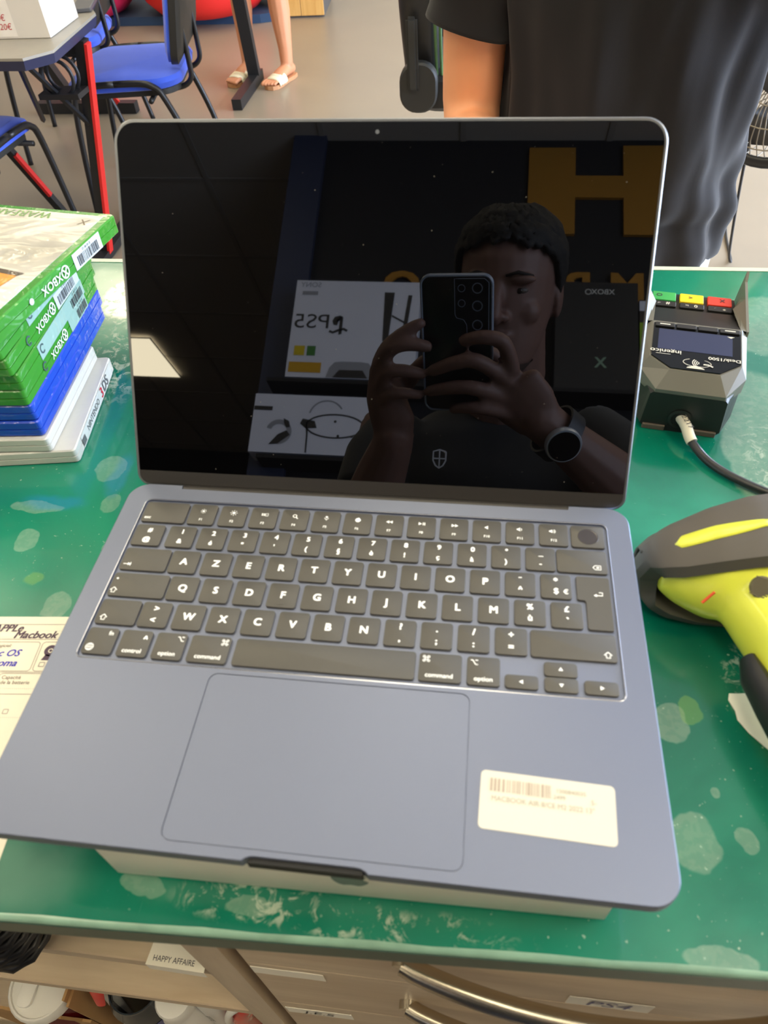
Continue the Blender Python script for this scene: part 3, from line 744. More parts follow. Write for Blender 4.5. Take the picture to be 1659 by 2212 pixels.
# bottom letter row
key(-XE, -0.1146, RY[4], draw=g_shift(-0.0070, -0.0040))
bl = [('>','<'),('W',),('X',),('C',),('V',),('B',),('N',),('?',','),('.',';'),('/',':'),('+','=')]
for i, (a, b) in enumerate(row(-0.1052, 11)):
    it = [(bl[i][0], 0.0062, 0, 0)] if len(bl[i]) == 1 else [(bl[i][0], 0.0052, 0, 0.0037), (bl[i][1], 0.0052, 0, -0.0036)]
    key(a, b, RY[4], items=it)
key(0.0943, XE, RY[4], draw=g_shift(0.0168, -0.0042))
# modifier row
key(-XE, -0.1207, RY[5], items=[('fn', 0.0036, 0.0046, 0.0048)], draw=g_globe)
key(-0.1181, -0.1018, RY[5], items=[('^', 0.005, 0.0050, 0.0030), ('control', 0.0035, 0, -0.0046)])
key(-0.0992, -0.0829, RY[5], items=[('option', 0.0035, 0, -0.0046)], draw=g_opt(0.0050, 0.0046))
key(-0.0803, -0.0590, RY[5], items=[('command', 0.0035, 0.0004, -0.0046)], draw=g_cmd(0.0075, 0.0046))
key(-0.0562, 0.0372, RY[5])
key(0.0390, 0.0603, RY[5], items=[('command', 0.0035, -0.0004, -0.0046)], draw=g_cmd(-0.0072, 0.0046))
key(0.0629, 0.0792, RY[5], items=[('option', 0.0035, 0, -0.0046)], draw=g_opt(-0.0046, 0.0046))
def g_arrow(a): return lambda bm: tri(bm, 0, 0, 0.0013, a)
key(0.0815, 0.0978, RY[5]-0.0043, 0.0074, draw=g_arrow(PI))
key(0.1006, 0.1169, RY[5]+0.0042, 0.0079, draw=g_arrow(PI/2))
key(0.1006, 0.1169, RY[5]-0.0043, 0.0079, draw=g_arrow(-PI/2))
key(0.1197, 0.1360, RY[5]-0.0043, 0.0074, draw=g_arrow(0))

# ---- price sticker on the palm rest
st = bpy.data.objects.new('price_sticker', None)
bm = plate(0.0580, 0.0257, 0.0, 0.00015, 0.0022, 0.0, n=5)
st = mk('price_sticker', bm, mat('sticker_paper', rgb(214,208,192), rough=0.55, var=0.02), lap, loc=(0.0999, -0.0722, LT+0.00003))
st.rotation_euler = (0, 0, -0.038); st['label'] = 'cream price sticker with a faded barcode'
M_fade = mat('faded_print', rgb(176,160,144), rough=0.6, var=0)
bm = B(); barcode(bm, (-0.0115, 0.0067, 0.0003), EX, EY, 0.0265, 0.0058, 24, 5)
mk('barcode', bm, M_fade, st, keep=True)
bm = B(); put_text(bm, '1500840035', 0.0026, (0.0102, 0.0075, 0.0003)); put_text(bm, '2499', 0.0026, (0.0052, 0.0046, 0.0003)); put_text(bm, '5-', 0.003, (0.0198, 0.0042, 0.0003))
put_text(bm, 'MACBOOK AIR 8/CE M2 2022 13"', 0.0033, (-0.002, 0.0006, 0.0003), sx=0.92)
mk('print', bm, mat('faded_print_text', rgb(166,158,140), rough=0.6, var=0), st, keep=True)

# ---- lid
TH = 1.0184747; HY, HZ = 0.11065812, -0.00478084+LT
LU = Vector((0, math.cos(TH), math.sin(TH))); LN = Vector((0, -math.sin(TH), math.cos(TH)))
def lp(x, u, n_=0.0): return Vector((x, HY, HZ))+LU*u+LN*n_
LW, LLn = 0.3041, 0.2119
lid = B()
r4 = (0.008, 0.008, 0.0125, 0.0125)
def lidloop(w, u0, u1, r, n_, k=8): return [lp(x, y, n_) for x, y in rr(w, u1-u0, r, k, 0.0, (u0+u1)/2)]
loft(lid, [lidloop(LW-0.010, 0.004, LLn-0.005, 0.009, -0.0052), lidloop(LW-0.002, 0.001, LLn-0.001, r4, -0.0046), lidloop(LW, 0.0, LLn, r4, -0.0034),
           lidloop(LW, 0.0, LLn, r4, -0.0006), lidloop(LW-0.0012, 0.0005, LLn-0.0006, r4, 0.0), lidloop(LW-0.0036, 0.0012, LLn-0.0018, (0.007,0.007,0.0108,0.0108), 0.0), lidloop(LW-0.0036, 0.0012, LLn-0.0018, (0.007,0.007,0.0108,0.0108), -0.0012)])
lo = mk('lid', lid, M_alu_edge, lap, smooth=35)
def screen_mat():
    mt = bpy.data.materials.new('screen_glass'); mt.use_nodes = True
    nt = mt.node_tree; N = nt.nodes; L = nt.links; p = N['Principled BSDF']
    p.inputs['Base Color'].default_value = (0.0012, 0.0012, 0.0016, 1); p.inputs['Roughness'].default_value = 0.012
    p.inputs['IOR'].default_value = 1.68; p.inputs['Specular IOR Level'].default_value = 0.5
    tc = N.new('ShaderNodeTexCoord'); nz = N.new('ShaderNodeTexNoise'); nz.inputs['Scale'].default_value = 8; nz.inputs['Detail'].default_value = 4
    mr = N.new('ShaderNodeMapRange'); mr.inputs[3].default_value = 0.008; mr.inputs[4].default_value = 0.02
    L.new(tc.outputs['Object'], nz.inputs[0]); L.new(nz.outputs[0], mr.inputs[0]); L.new(mr.outputs[0], p.inputs['Roughness'])
    return mt
bm = B(); loft(bm, [lidloop(LW-0.0040, 0.0100, LLn-0.0020, (0.0005,0.0005,0.0106,0.0106), -0.0012), lidloop(LW-0.0040, 0.0100, LLn-0.0020, (0.0005,0.0005,0.0106,0.0106), 0.0)])
mk('screen', bm, screen_mat(), lo)
bm = B(); loft(bm, [lidloop(LW-0.0040, 0.0014, 0.0099, (0.0062,0.0062,0.0003,0.0003), -0.0012), lidloop(LW-0.0040, 0.0014, 0.0099, (0.0062,0.0062,0.0003,0.0003), 0.0001)])
mk('chin_bar', bm, M_blk, lo)
bm = B(); disc(bm, lp(-0.0012, 0.2050, 0.00006), EX, LU, 0.0011, n=20); mk('webcam', bm, mat('lens_grey', rgb(120,124,132), rough=0.2, var=0), lo)
r_ = random.Random(3)
bm = B()
for k in range(70):
    x = r_.uniform(-0.145,0.145); u = r_.uniform(0.012,0.2); disc(bm, lp(x, u, 0.00006), EX, LU, r_.choice((0.0001,0.00012,0.00016,0.0003)), n=7)
dd = mk('dust', bm, mat('dust_grey', rgb(120,116,110), rough=0.9, var=0), lo); dd['kind'] = 'stuff'
bm = B(); tube(bm, [(-0.1200,0.1068,LT-0.0056),(0.1186,0.1068,LT-0.0056)], 0.0045, 18); mk('hinge_barrel', bm, M_blk, lap, smooth=40)

# ------------------------------------------------------------------ white laptop carton under the laptop
bx = thing('laptop_carton', 'flat white cardboard carton with a grey fruit logo lying under the laptop', 'box', (0.012, 0.067, ZT), 0.017)
M_carton = mat('white_carton', rgb(238,233,218), rough=0.5, var=0.03, vscale=12)
w, d, h = 0.2345, 0.336, 0.0478
mk('tray', boxm(-w/2+0.0012, w/2-0.0012, -d/2+0.0012, d/2-0.0012, 0.0, 0.010, 0.0006, 1), mat('carton_tray', rgb(214,210,196), rough=0.6, var=0.03), bx)
mk('cover', boxm(-w/2, w/2, -d/2, d/2, 0.0022, h-0.0004, 0.0009, 2), M_carton, bx, smooth=40)
def apple(bm, org, xd, yd, s):
    o = Vector(org); X = Vector(xd); Yv = Vector(yd)
    half = [(0.0,0.30),(0.12,0.36),(0.26,0.37),(0.36,0.30),(0.43,0.21),(0.455,0.20)]
    bite = [(0.42,0.20)]+[(0.50+0.165*math.cos(a), 0.06+0.165*math.sin(a)) for a in [PI*0.68+k*PI*0.68/8 for k in range(9)]]
    rest = [(0.46,-0.12),(0.40,-0.27),(0.30,-0.41),(0.19,-0.48),(0.08,-0.45),(0.0,-0.43)]
    left = [(-0.08,-0.45),(-0.19,-0.48),(-0.30,-0.41),(-0.40,-0.25),(-0.46,-0.05),(-0.46,0.12),(-0.40,0.27),(-0.28,0.36),(-0.13,0.36)]
    poly(bm, [o+X*(x*s)+Yv*(y*s) for x, y in half[:-1]+bite+rest+left])
    leaf = [(0.0,0.42),(0.02,0.54),(0.10,0.64),(0.21,0.68),(0.20,0.56),(0.12,0.46)]
    poly(bm, [o+X*(x*s)+Yv*(y*s) for x, y in leaf])
bm = B(); apple(bm, (0.0005, -d/2-0.0003, 0.0285), EX, (0,0,1), 0.0185); mk('logo', bm, mat('logo_grey', rgb(92,92,92), rough=0.3, metal=0.3, var=0), bx)

# ------------------------------------------------------------------ paper form half under the laptop
pf = thing('paper_form', 'white product form with handwriting partly under the laptop', 'paper', (-0.225, -0.0165, ZT), 0.085)
M_paper = mat('form_paper', rgb(240,234,216), rough=0.7, var=0.02)
bm = B(); box(bm, -0.10, 0.052, -0.10, 0.056, 0.0001, 0.0003); mk('sheet', bm, M_paper, pf)
M_line = mat('form_line_grey', rgb(150,138,130), rough=0.7, var=0)
M_pen = mat('dark_pen', rgb(84,66,84), rough=0.7, var=0)
O = (0, 0, 0.0004)
bm = B(); LWd = 0.0004
def rrs(x0, x1, y0, y1, r=0.002):
    P = rr(x1-x0, y1-y0, r, 3, (x0+x1)/2, (y0+y1)/2); stroke(bm, O, EX, EY, P+[P[0]], LWd)
stroke(bm, O, EX, EY, [(-0.1,0.0500),(0.05,0.0500)], LWd); stroke(bm, O, EX, EY, [(-0.1,0.0390),(0.05,0.0390)], LWd)
rrs(-0.006, 0.0275, 0.0165, 0.0370); rrs(0.0290, 0.050, 0.0165, 0.0370); rrs(-0.044, 0.0085, 0.0010, 0.0148); rrs(0.0100, 0.050, 0.0010, 0.0148)
stroke(bm, O, EX, EY, [(-0.1,0.0157),(0.05,0.0157)], LWd)
rrs(0.0215, 0.0245, -0.0115, -0.0088, 0.0003)
for y in (0.0450,0.0402,0.0045,-0.0140):
    for k in range(60): quad(bm, O, EX, EY, -0.03+k*0.00125, -0.0296+k*0.00125, y, y+0.0003)
mk('ruled_boxes', bm, M_line, pf, keep=True)
bm = B()
put_text(bm, 'Logiciel:', 0.0032, (0.0045,0.0342,0.0005), shear=0.15, bold=0.01); put_text(bm, 'Capacité', 0.0034, (0.0180,0.0120,0.0005), bold=0.01); put_text(bm, 'de la batterie', 0.0034, (0.0215,0.0086,0.0005), bold=0.01)
put_text(bm, 'IMÉDIA', 0.0042, (0.0115,-0.0102,0.0005), bold=0.01); put_text(bm, 'SSD   M.2', 0.0042, (0.0125,-0.0188,0.0005), bold=0.01); put_text(bm, 'INTEL', 0.0042, (0.0125,-0.0243,0.0005), bold=0.01); put_text(bm, 'Go', 0.0042, (0.0065,-0.0292,0.0005), bold=0.01)
mk('printed_text', bm, M_line, pf, keep=True)
bm = B(); put_text(bm, 'APPLe', 0.0074, (0.0030,0.0470,0.0005), shear=0.3, bold=0.025); put_text(bm, 'Macbook air', 0.0074, (0.0275,0.0420,0.0005), shear=0.3, bold=0.025)
mk('handwriting', bm, M_pen, pf, keep=True)
bm = B(); put_text(bm, 'Mac OS', 0.0068, (0.0065,0.0288,0.0005), shear=0.3, bold=0.02); put_text(bm, 'Sonoma', 0.0068, (0.0070,0.0218,0.0005), shear=0.3, bold=0.02)
mk('blue_handwriting', bm, M_inkblue, pf, keep=True)
bm = B(); ring(bm, (0.0358,0.0308,0.0005), EX, EY, 0.0016, 0.0040); disc(bm, (0.0358,0.0308,0.0005), EX, EY, 0.0009); poly(bm, [(0.0318,0.0240,0.0005),(0.039,0.0240,0.0005),(0.0375,0.0280,0.0005),(0.0335,0.0280,0.0005)])
stroke(bm, (0.0335,0.0210,0.0005), EX, EY, [(-0.0016,-0.0014),(0.0016,-0.0014),(0.0016,0.0014),(-0.0016,0.0014),(-0.0016,-0.0014)], 0.0004)
mk('webcam_icon', bm, M_pen, pf, keep=True)
# torn white sticker on the worktop, bottom right
bm = B(); P = []
r_ = random.Random(11)
for k in range(26):
    a = 2*PI*k/26; q = 1+r_.uniform(-0.05,0.05)+0.08*math.sin(2*a+1); P.append((0.034*q*math.cos(a)-0.2*0.02*math.sin(a), 0.015*q*math.sin(a), 0.0))
loft(bm, [P, [(x*0.99,y*0.99,0.0003) for x,y,z in P]])
o = mk('torn_sticker', bm, mat('torn_paper', rgb(240,236,222), rough=0.8, var=0.05, vscale=60), None, loc=(0.2385, 0.000, ZT+0.0001)); o.rotation_euler = (0,0,-0.75)
tag(o, 'torn remains of a white sticker on the green counter', 'sticker')
# ------------------------------------------------------------------ stack of game cases
M_green_case = mat('green_case_plastic', rgb(60,138,42), rough=0.22, coat=0.6, var=0.08, vscale=25, coat_bump=0.35, cscale=45)
M_blue_case = mat('blue_case_plastic', rgb(32,70,188), rough=0.22, coat=0.6, var=0.08, vscale=25, coat_bump=0.35, cscale=45)
M_white_case = mat('white_case_plastic', rgb(206,204,197), rough=0.3, coat=0.5, var=0.04, vscale=25, coat_bump=0.3, cscale=45)
M_spine_w = mat('barcode_label_white', rgb(200,204,206), rough=0.4, coat=0.5, var=0.03, coat_bump=0.3, cscale=60)
M_spine_p = mat('pale_spine_label', rgb(148,178,170), rough=0.35, coat=0.6, var=0.12, vscale=40, coat_bump=0.4, cscale=60)
M_prw = mat('white_print', rgb(232,240,228), rough=0.4, var=0)
M_bar = mat('barcode_black', rgb(52,52,56), rough=0.6, var=0)
def cover_material():
    mt = bpy.data.materials.new('cover_art'); mt.use_nodes = True
    nt = mt.node_tree; N = nt.nodes; L = nt.links; p = N['Principled BSDF']
    tc = N.new('ShaderNodeTexCoord'); nz = N.new('ShaderNodeTexNoise'); nz.inputs['Scale'].default_value = 9; nz.inputs['Detail'].default_value = 3; nz.inputs['Distortion'].default_value = 0.0
    cr = N.new('ShaderNodeValToRGB'); e = cr.color_ramp.elements
    e[0].position = 0.3; e[0].color = rgb(150,146,134); e[1].position = 0.60; e[1].color = rgb(228,225,214)
    k = cr.color_ramp.elements.new(0.45); k.color = rgb(204,198,182)
    L.new(tc.outputs['Object'], nz.inputs[0]); L.new(nz.outputs[0], cr.inputs[0]); L.new(cr.outputs[0], p.inputs['Base Color'])
    p.inputs['Roughness'].default_value = 0.35; p.inputs['Coat Weight'].default_value = 1.0; p.inputs['Coat Roughness'].default_value = 0.05
    mp = N.new('ShaderNodeMapping'); mp.inputs['Scale'].default_value = (1.0, 2.4, 1); mp.inputs['Rotation'].default_value = (0,0,-0.25); L.new(tc.outputs['Object'], mp.inputs[0])
    nb = N.new('ShaderNodeTexNoise'); nb.inputs['Scale'].default_value = 17; nb.inputs['Detail'].default_value = 2; nb.inputs['Distortion'].default_value = 0.9; L.new(mp.outputs[0], nb.inputs[0])
    b = N.new('ShaderNodeBump'); b.inputs['Strength'].default_value = 1.0; b.inputs['Distance'].default_value = 0.03; L.new(nb.outputs[0], b.inputs['Height']); L.new(b.outputs[0], p.inputs['Coat Normal'])
    return mt
M_cover = cover_material()
def case(z, th, corner, ang, w, l, M, label, kind, group):
    """local frame: +x spine side, y along the spine; corner = near right corner on the table"""
    a = math.radians(ang-90); ca, sa = math.cos(a), math.sin(a)
    cx = corner[0]-(w/2)*ca-(l/2)*sa*1.0; cy = corner[1]-(w/2)*sa+(l/2)*ca
    t = thing('game_case', label, 'game case', (cx, cy, z), a, group)
    h = th-0.0003; r = 0.0035
    bm = B()
    def lo_(ins_, zz): return [(x, y, zz) for x, y in rr(w-2*ins_, l-2*ins_, max(0.0008, r-ins_), 4)]
    loft(bm, [lo_(0.0010,0.0), lo_(0,0.0010), lo_(0,h*0.46), lo_(0.0007,h*0.48), lo_(0.0007,h*0.52), lo_(0,h*0.54), lo_(0,h-0.0010), lo_(0.0010,h)])
    sh = mk('shell', bm, M, t, smooth=35)
    return t, h
def spine_label(t, w, h, y0, y1, M_, z0=0.06, z1=0.94):
    bm = B(); quad(bm, (w/2+0.0003, 0, 0), (0,1,0), (0,0,1), y0, y1, h*z0, h*z1); return solid(mk('spine_label', bm, M_, t, keep=True), 0.0002)
def spine_bars(t, w, h, yc, ww, seed):
    bm = B(); barcode(bm, (w/2+0.0006, yc, h*0.42), (0,1,0), (0,0,1), ww, h*0.52, 22, seed); put_text(bm, '0 10 00 12', 0.0026, (w/2+0.0006, yc, h*0.82), (0,-1,0), (0,0,-1)); mk('barcode', bm, M_bar, t, keep=True)
def spine_xbox(t, w, h, yc):
    bm = B(); X = (0,-1,0); Yv = (0,0,-1)
    put_text(bm, 'XBOX', h*0.62, (w/2+0.0006, yc, h*0.5), X, Yv, bold=0.01)
    ring(bm, (w/2+0.0006, yc+0.0175, h*0.5), X, Yv, h*0.26, h*0.34); put_text(bm, 'X', h*0.6, (w/2+0.0006, yc+0.0175, h*0.5), X, Yv, bold=0.02)
    mk('spine_print', bm, M_prw, t, keep=True)
def ink_ring(t, w, h, yc):
    bm = B(); ring(bm, (w/2+0.0006, yc, h*0.55), (0,1,0), (0,0,1), h*0.18, h*0.27, 0.5, 5.4); mk('age_mark', bm, mat('mark_dark', rgb(60,80,84), rough=0.5, var=0), t, keep=True)
G1 = 'game cases stacked on the counter'
z = ZT+0.0002
W3, L3 = 0.118, 0.122
t, h = case(z, 0.013, (-0.242,0.183), 98.5, W3, L3, M_white_case, 'white handheld game case at the very bottom of the stack', '3ds', G1)
bm = B(); quad(bm, (W3/2+0.0003,0,0), (0,1,0), (0,0,1), -0.045, 0.052, h*0.08, h*0.94); mk('spine_label', bm, mat('spine_white', rgb(212,210,205), rough=0.3, coat=0.6, coat_bump=0.3), t, keep=True)
bm = B(); put_text(bm, 'NINTENDO', 0.0074, (W3/2+0.0006,-0.010,h*0.5), (0,1,0), (0,0,1), sx=0.95); mk('spine_print', bm, mat('print_grey', rgb(96,96,98), rough=0.5, var=0), t, keep=True)
bm = B(); put_text(bm, '3', 0.0125, (W3/2+0.0006,0.0185,h*0.5), (0,1,0), (0,0,1), bold=0.02); mk('spine_print', bm, mat('print_red', rgb(196,40,60), rough=0.5, var=0), t, keep=True)
bm = B(); put_text(bm, 'DS', 0.0125, (W3/2+0.0006,0.0310,h*0.5), (0,1,0), (0,0,1), bold=0.02); quad(bm, (W3/2+0.0006,-0.041,h*0.45), (0,1,0), (0,0,1), -0.004, 0.004, -0.003, 0.003); mk('spine_print', bm, mat('print_grey', rgb(96,96,98)), t, keep=True)
z += 0.013
t, h = case(z, 0.013, (-0.258,0.180), 95.5, W3, L3, M_white_case, 'white handheld game case directly below the blue cases', '3ds', G1)
z += 0.013
WX, LX = 0.135, 0.163
t, h = case(z, 0.014, (-0.2605,0.183), 95.2, WX, LX, M_blue_case, 'lower of the two blue game cases in the stack', 'blue', G1)
z += 0.014
t, h = case(z, 0.014, (-0.2610,0.1845), 94.4, WX, LX, M_blue_case, 'upper of the two blue game cases in the stack', 'blue', G1)
z += 0.014
t, h = case(z, 0.014, (-0.2610,0.184), 94.3, WX, LX, M_green_case, 'green game case lying directly on the blue cases', 'green', G1)
spine_label(t, WX, h, 0.012, 0.052, M_spine_p); spine_bars(t, WX, h, 0.04, 0.020, 21); spine_xbox(t, WX, h, -0.018); ink_ring(t, WX, h, -0.043)
z += 0.014
t, h = case(z, 0.014, (-0.2590,0.184), 94.0, WX, LX, M_green_case, 'green game case with a long pale spine label, second green one from below', 'green', G1)
spine_label(t, WX, h, -0.046, 0.050, M_spine_p); spine_bars(t, WX, h, 0.034, 0.024, 22); ink_ring(t, WX, h, -0.040)
z += 0.014
t, h = case(z, 0.014, (-0.2600,0.181), 92.6, WX, LX, M_green_case, 'green game case in the middle of the green ones with barcode and white lettering', 'green', G1)
spine_label(t, WX, h, 0.003, 0.048, M_spine_w); spine_bars(t, WX, h, 0.024, 0.032, 23); spine_xbox(t, WX, h, -0.022); ink_ring(t, WX, h, -0.048)
z += 0.014
t, h = case(z, 0.014, (-0.2610,0.180), 90.4, WX, LX, M_green_case, 'green game case with blank pale label just under the topmost case', 'green', G1)
spine_label(t, WX, h, -0.040, 0.036, M_spine_p); ink_ring(t, WX, h, -0.034)
z += 0.014
t, h = case(z, 0.0145, (-0.2570,0.1745), 81.5, WX, 0.167, M_green_case, 'topmost green game case with creased pale cover, turned on the stack', 'green', G1)
spine_label(t, WX, h, 0.018, 0.056, M_spine_w); spine_bars(t, WX, h, 0.037, 0.028, 24); spine_xbox(t, WX, h, -0.012)
bm = B(); disc(bm, (WX/2+0.0006,-0.037,h*0.55), (0,1,0), (0,0,1), 0.0024, n=16); mk('age_mark', bm, M_spine_w, t, keep=True)
bm = B(); box(bm, -0.062, 0.0605, -0.078, 0.0775, h, h+0.0003); mk('cover_sheet', bm, M_cover, t)
bm = B(); put_text(bm, 'WARFARE', 0.013, (-0.012,0.0715,h+0.0005), (-1,0,0), (0,-1,0), bold=0.02); mk('cover_title', bm, mat('cover_title_green', rgb(128,168,96), rough=0.4, coat=1, coat_bump=0.8), t, keep=True)
bm = B(); poly(bm, [(-0.062,-0.050,h+0.0005),(0.040,-0.046,h+0.0005),(0.046,-0.018,h+0.0005),(-0.062,-0.006,h+0.0005)]); mk('cover_picture', bm, mat('cover_orange', rgb(222,150,58), rough=0.3, coat=1, coat_bump=0.8, var=0.4, vscale=45), t, keep=True)
bm = B(); poly(bm, [(-0.062,-0.006,h+0.0007),(0.046,-0.018,h+0.0007),(0.050,-0.014,h+0.0007),(-0.062,0.001,h+0.0007)]); mk('cover_band', bm, mat('cover_dark', rgb(90,78,62), rough=0.3, coat=1, coat_bump=0.8), t, keep=True)
bm = B(); put_text(bm, 'X', 0.012, (0.050,0.066,h+0.0005), (-1,0,0), (0,-1,0)); mk('cover_mark', bm, mat('print_brown', rgb(120,108,90), var=0), t, keep=True)

# ------------------------------------------------------------------ card terminal
M_tg = mat('terminal_grey', rgb(112,110,101), rough=0.38, var=0.05, vscale=40, spec=0.5)
M_td = mat('terminal_dark', rgb(30,30,29), rough=0.4, var=0.08, vscale=40)
ter = thing('card_terminal', 'dark grey card payment terminal with coloured keys at the right of the laptop', 'card terminal', (0.2165, 0.2500, ZT), -0.165)
hw = 0.0375
def sec(y, w0, w1, z0, z1, chs=0.006):
    """cross section: lower half width w0, upper half width w1"""
    return [(-w0,y,z0+0.003),(-w0+0.003,y,z0),(w0-0.003,y,z0),(w0,y,z0+0.003),(w1+0.0008,y,z1-chs),(w1-chs*0.5,y,z1),(-w1+chs*0.5,y,z1),(-w1-0.0008,y,z1-chs)]
# lower body (dark)
bm = B()
loft(bm, [sec(0.0, 0.029, 0.0265, 0.001, 0.034, 0.002), sec(0.004, 0.0305, 0.0275, 0.001, 0.036, 0.003), sec(0.022, hw, 0.0360, 0.001, 0.042), sec(0.06, hw, hw-0.001, 0.001, 0.046), sec(0.075, hw, hw-0.001, 0.001, 0.036), sec(0.14, hw, hw-0.001, 0.001, 0.024), sec(0.146, hw-0.004, hw-0.006, 0.002, 0.020)])
mk('body', bm, M_td, ter)
# upper grey bezel with facets
bm = B()
b0 = [(-0.0245,-0.0006,0.0375),(0.0245,-0.0006,0.0375),(0.0376,0.0185,0.0415),(0.0376,0.0640,0.0490),(-0.0376,0.0640,0.0490),(-0.0376,0.0185,0.0415)]
b1 = [(-0.0178,0.0092,0.0490),(0.0178,0.0092,0.0490),(0.0325,0.0220,0.0502),(0.0325,0.0635,0.0545),(-0.0325,0.0635,0.0545),(-0.0325,0.0220,0.0502)]
bb = [(x*0.995,max(y,0.001),0.030) for x,y,z_ in b0]
loft(bm, [bb, b0, b1]); mk('bezel', bm, M_tg, ter)
bm = B(); P = [(-0.0172,0.0102),(0.0172,0.0102),(0.0315,0.0224),(0.0315,0.0600),(-0.0315,0.0600),(-0.0315,0.0224)]
def gz(y, o_=0.0): return 0.0492+(y-0.0092)*(0.0545-0.0490)/(0.0635-0.0092)+o_
loft(bm, [[(x,y,gz(y)) for x,y in P], [(x,y,gz(y,0.0008)) for x,y in P]])
gl_ = mk('display_glass', bm, mat('terminal_glass', rgb(9,9,10), rough=0.14, var=0, spec=0.3), ter)
bm = B(); loft(bm, [[(x,y,gz(y,0.0008)) for x,y in ((-0.0275,0.0300),(0.0255,0.0300),(0.0255,0.0530),(-0.0275,0.0530))], [(x,y,gz(y,0.0010)) for x,y in ((-0.0275,0.0300),(0.0255,0.0300),(0.0255,0.0530),(-0.0275,0.0530))]])
mk('screen', bm, mat('terminal_screen', rgb(42,48,80), rough=0.25, var=0.08), gl_)
bm = B(); XD = (-1,0,0); YD = (0,-1,0)
put_text(bm, 'ingenico', 0.0068, (-0.0215,0.0272,gz(0.0272,0.0012)), XD, YD, bold=0.01); put_text(bm, 'Desk/1500', 0.0052, (0.0200,0.0250,gz(0.025,0.0012)), XD, YD, bold=0.01)
cy_ = 0.0180
quad(bm, (-0.0190,0.0240,gz(0.024,0.0012)), EX, EY, -0.0095, 0.0010, 0.0, 0.0004)
ov = [(0.0098*math.cos(k*PI/12)-0.001, 0.0048*math.sin(k*PI/12)) for k in range(25)]; stroke(bm, (0,cy_,gz(cy_,0.0012)), XD, YD, ov, 0.0004)
for k in range(4): ring(bm, (0.0035-0.0, cy_, gz(cy_,0.0012)), XD, YD, 0.0012+k*0.0014, 0.0018+k*0.0014, -0.8, 0.8, 8)
stroke(bm, (0.006,cy_,gz(cy_,0.0012)), XD, YD, [(-0.006,0.003),(-0.003,0.001),(0.0005,0.001)], 0.0012)
poly(bm, [(-0.0065,0.0116,gz(0.0116,0.0012)),(0.0065,0.0116,gz(0.0116,0.0012)),(0.0050,0.0130,gz(0.013,0.0012)),(0.0,0.0150,gz(0.015,0.0012)),(-0.0050,0.0130,gz(0.013,0.0012))])
poly(bm, [(0.0215,0.0518,gz(0.0518,0.0012)),(0.0270,0.0518,gz(0.0518,0.0012)),(0.0242,0.0500,gz(0.05,0.0012))])
mk('print', bm, mat('white_print_terminal', rgb(222,218,205), var=0, rough=0.5), gl_, keep=True)
for k in range(4):
    x = -0.0235+k*0.0157
    o = mk('function_key', plate(0.0142, 0.0052, 0, 0.0012, 0.0008, 0.0002, x, 0.0575), M_td, ter, loc=(0,0,gz(0.0575,0.0006)))
    bm = B()
    if k in (0, 3): quad(bm, (x,0.0575,0.0014), EX, EY, -0.0038, 0.0038, -0.0006, 0.0006)
    elif k == 1: tri(bm, x, 0.0575, 0.0019, PI/2)
    else: tri(bm, x, 0.0575, 0.0019, -PI/2)
    mk('key_mark', bm, MATS['white_print_terminal'], o, keep=True)
# sloping keypad plate behind the hump, keys, privacy fins
bm = B(); loft(bm, [[(-0.0335,0.0642,0.0535),(0.0335,0.0642,0.0535),(0.0300,0.1040,0.0420),(-0.0300,0.1040,0.0420)], [(-0.0335,0.0640,0.0300),(0.0335,0.0640,0.0300),(0.0300,0.1040,0.0250),(-0.0300,0.1040,0.0250)]]); mk('slope_panel', bm, M_td, ter)
bm = B(); loft(bm, [[(-0.0345,0.103,0.0390),(0.0345,0.103,0.0390),(0.0345,0.138,0.0360),(-0.0345,0.138,0.0360)], [(-0.0345,0.103,0.0200),(0.0345,0.103,0.0200),(0.0345,0.138,0.0150),(-0.0345,0.138,0.0150)]]); mk('keypad_plate', bm, M_td, ter)
def kz(y): return 0.0388-(y-0.103)*0.003/0.035
cols = (mat('key_green', rgb(60,166,84), rough=0.4), mat('key_yellow', rgb(240,206,30), rough=0.4), mat('key_red', rgb(222,62,44), rough=0.4))
for k in range(3):
    x = -0.0225+k*0.0222
    o = mk('colour_key', plate(0.0190, 0.0130, 0, 0.0028, 0.0012, 0.0005, x, 0.1280), cols[k], ter, loc=(0,0,kz(0.129)))
    bm = B(); put_text(bm, ('O','<','X')[k], 0.0062, (x-0.004+0.003*k,0.1290,0.0030), XD, YD, bold=0.02); mk('key_mark', bm, M_bar, o, keep=True)
for j, y in ((3, 0.1150),):
    for k in range(3):
        x = -0.0225+k*0.0222
        o = mk('number_key', plate(0.0192, 0.0075, 0, 0.0022, 0.001, 0.0004, x, y), M_td, ter, loc=(0,0,kz(y)))
        ch = (('3','2','1'),('6','5','4'),('9','8','7'),('#','0','*'))[j][k]
        bm = B(); put_text(bm, ch, 0.0055, (x+0.003,y,0.0024), XD, YD, bold=0.02); put_text(bm, ('ef','bc','.-')[k], 0.003, (x-0.004,y,0.0024), XD, YD); mk('key_mark', bm, MATS['white_print_terminal'], o, keep=True)
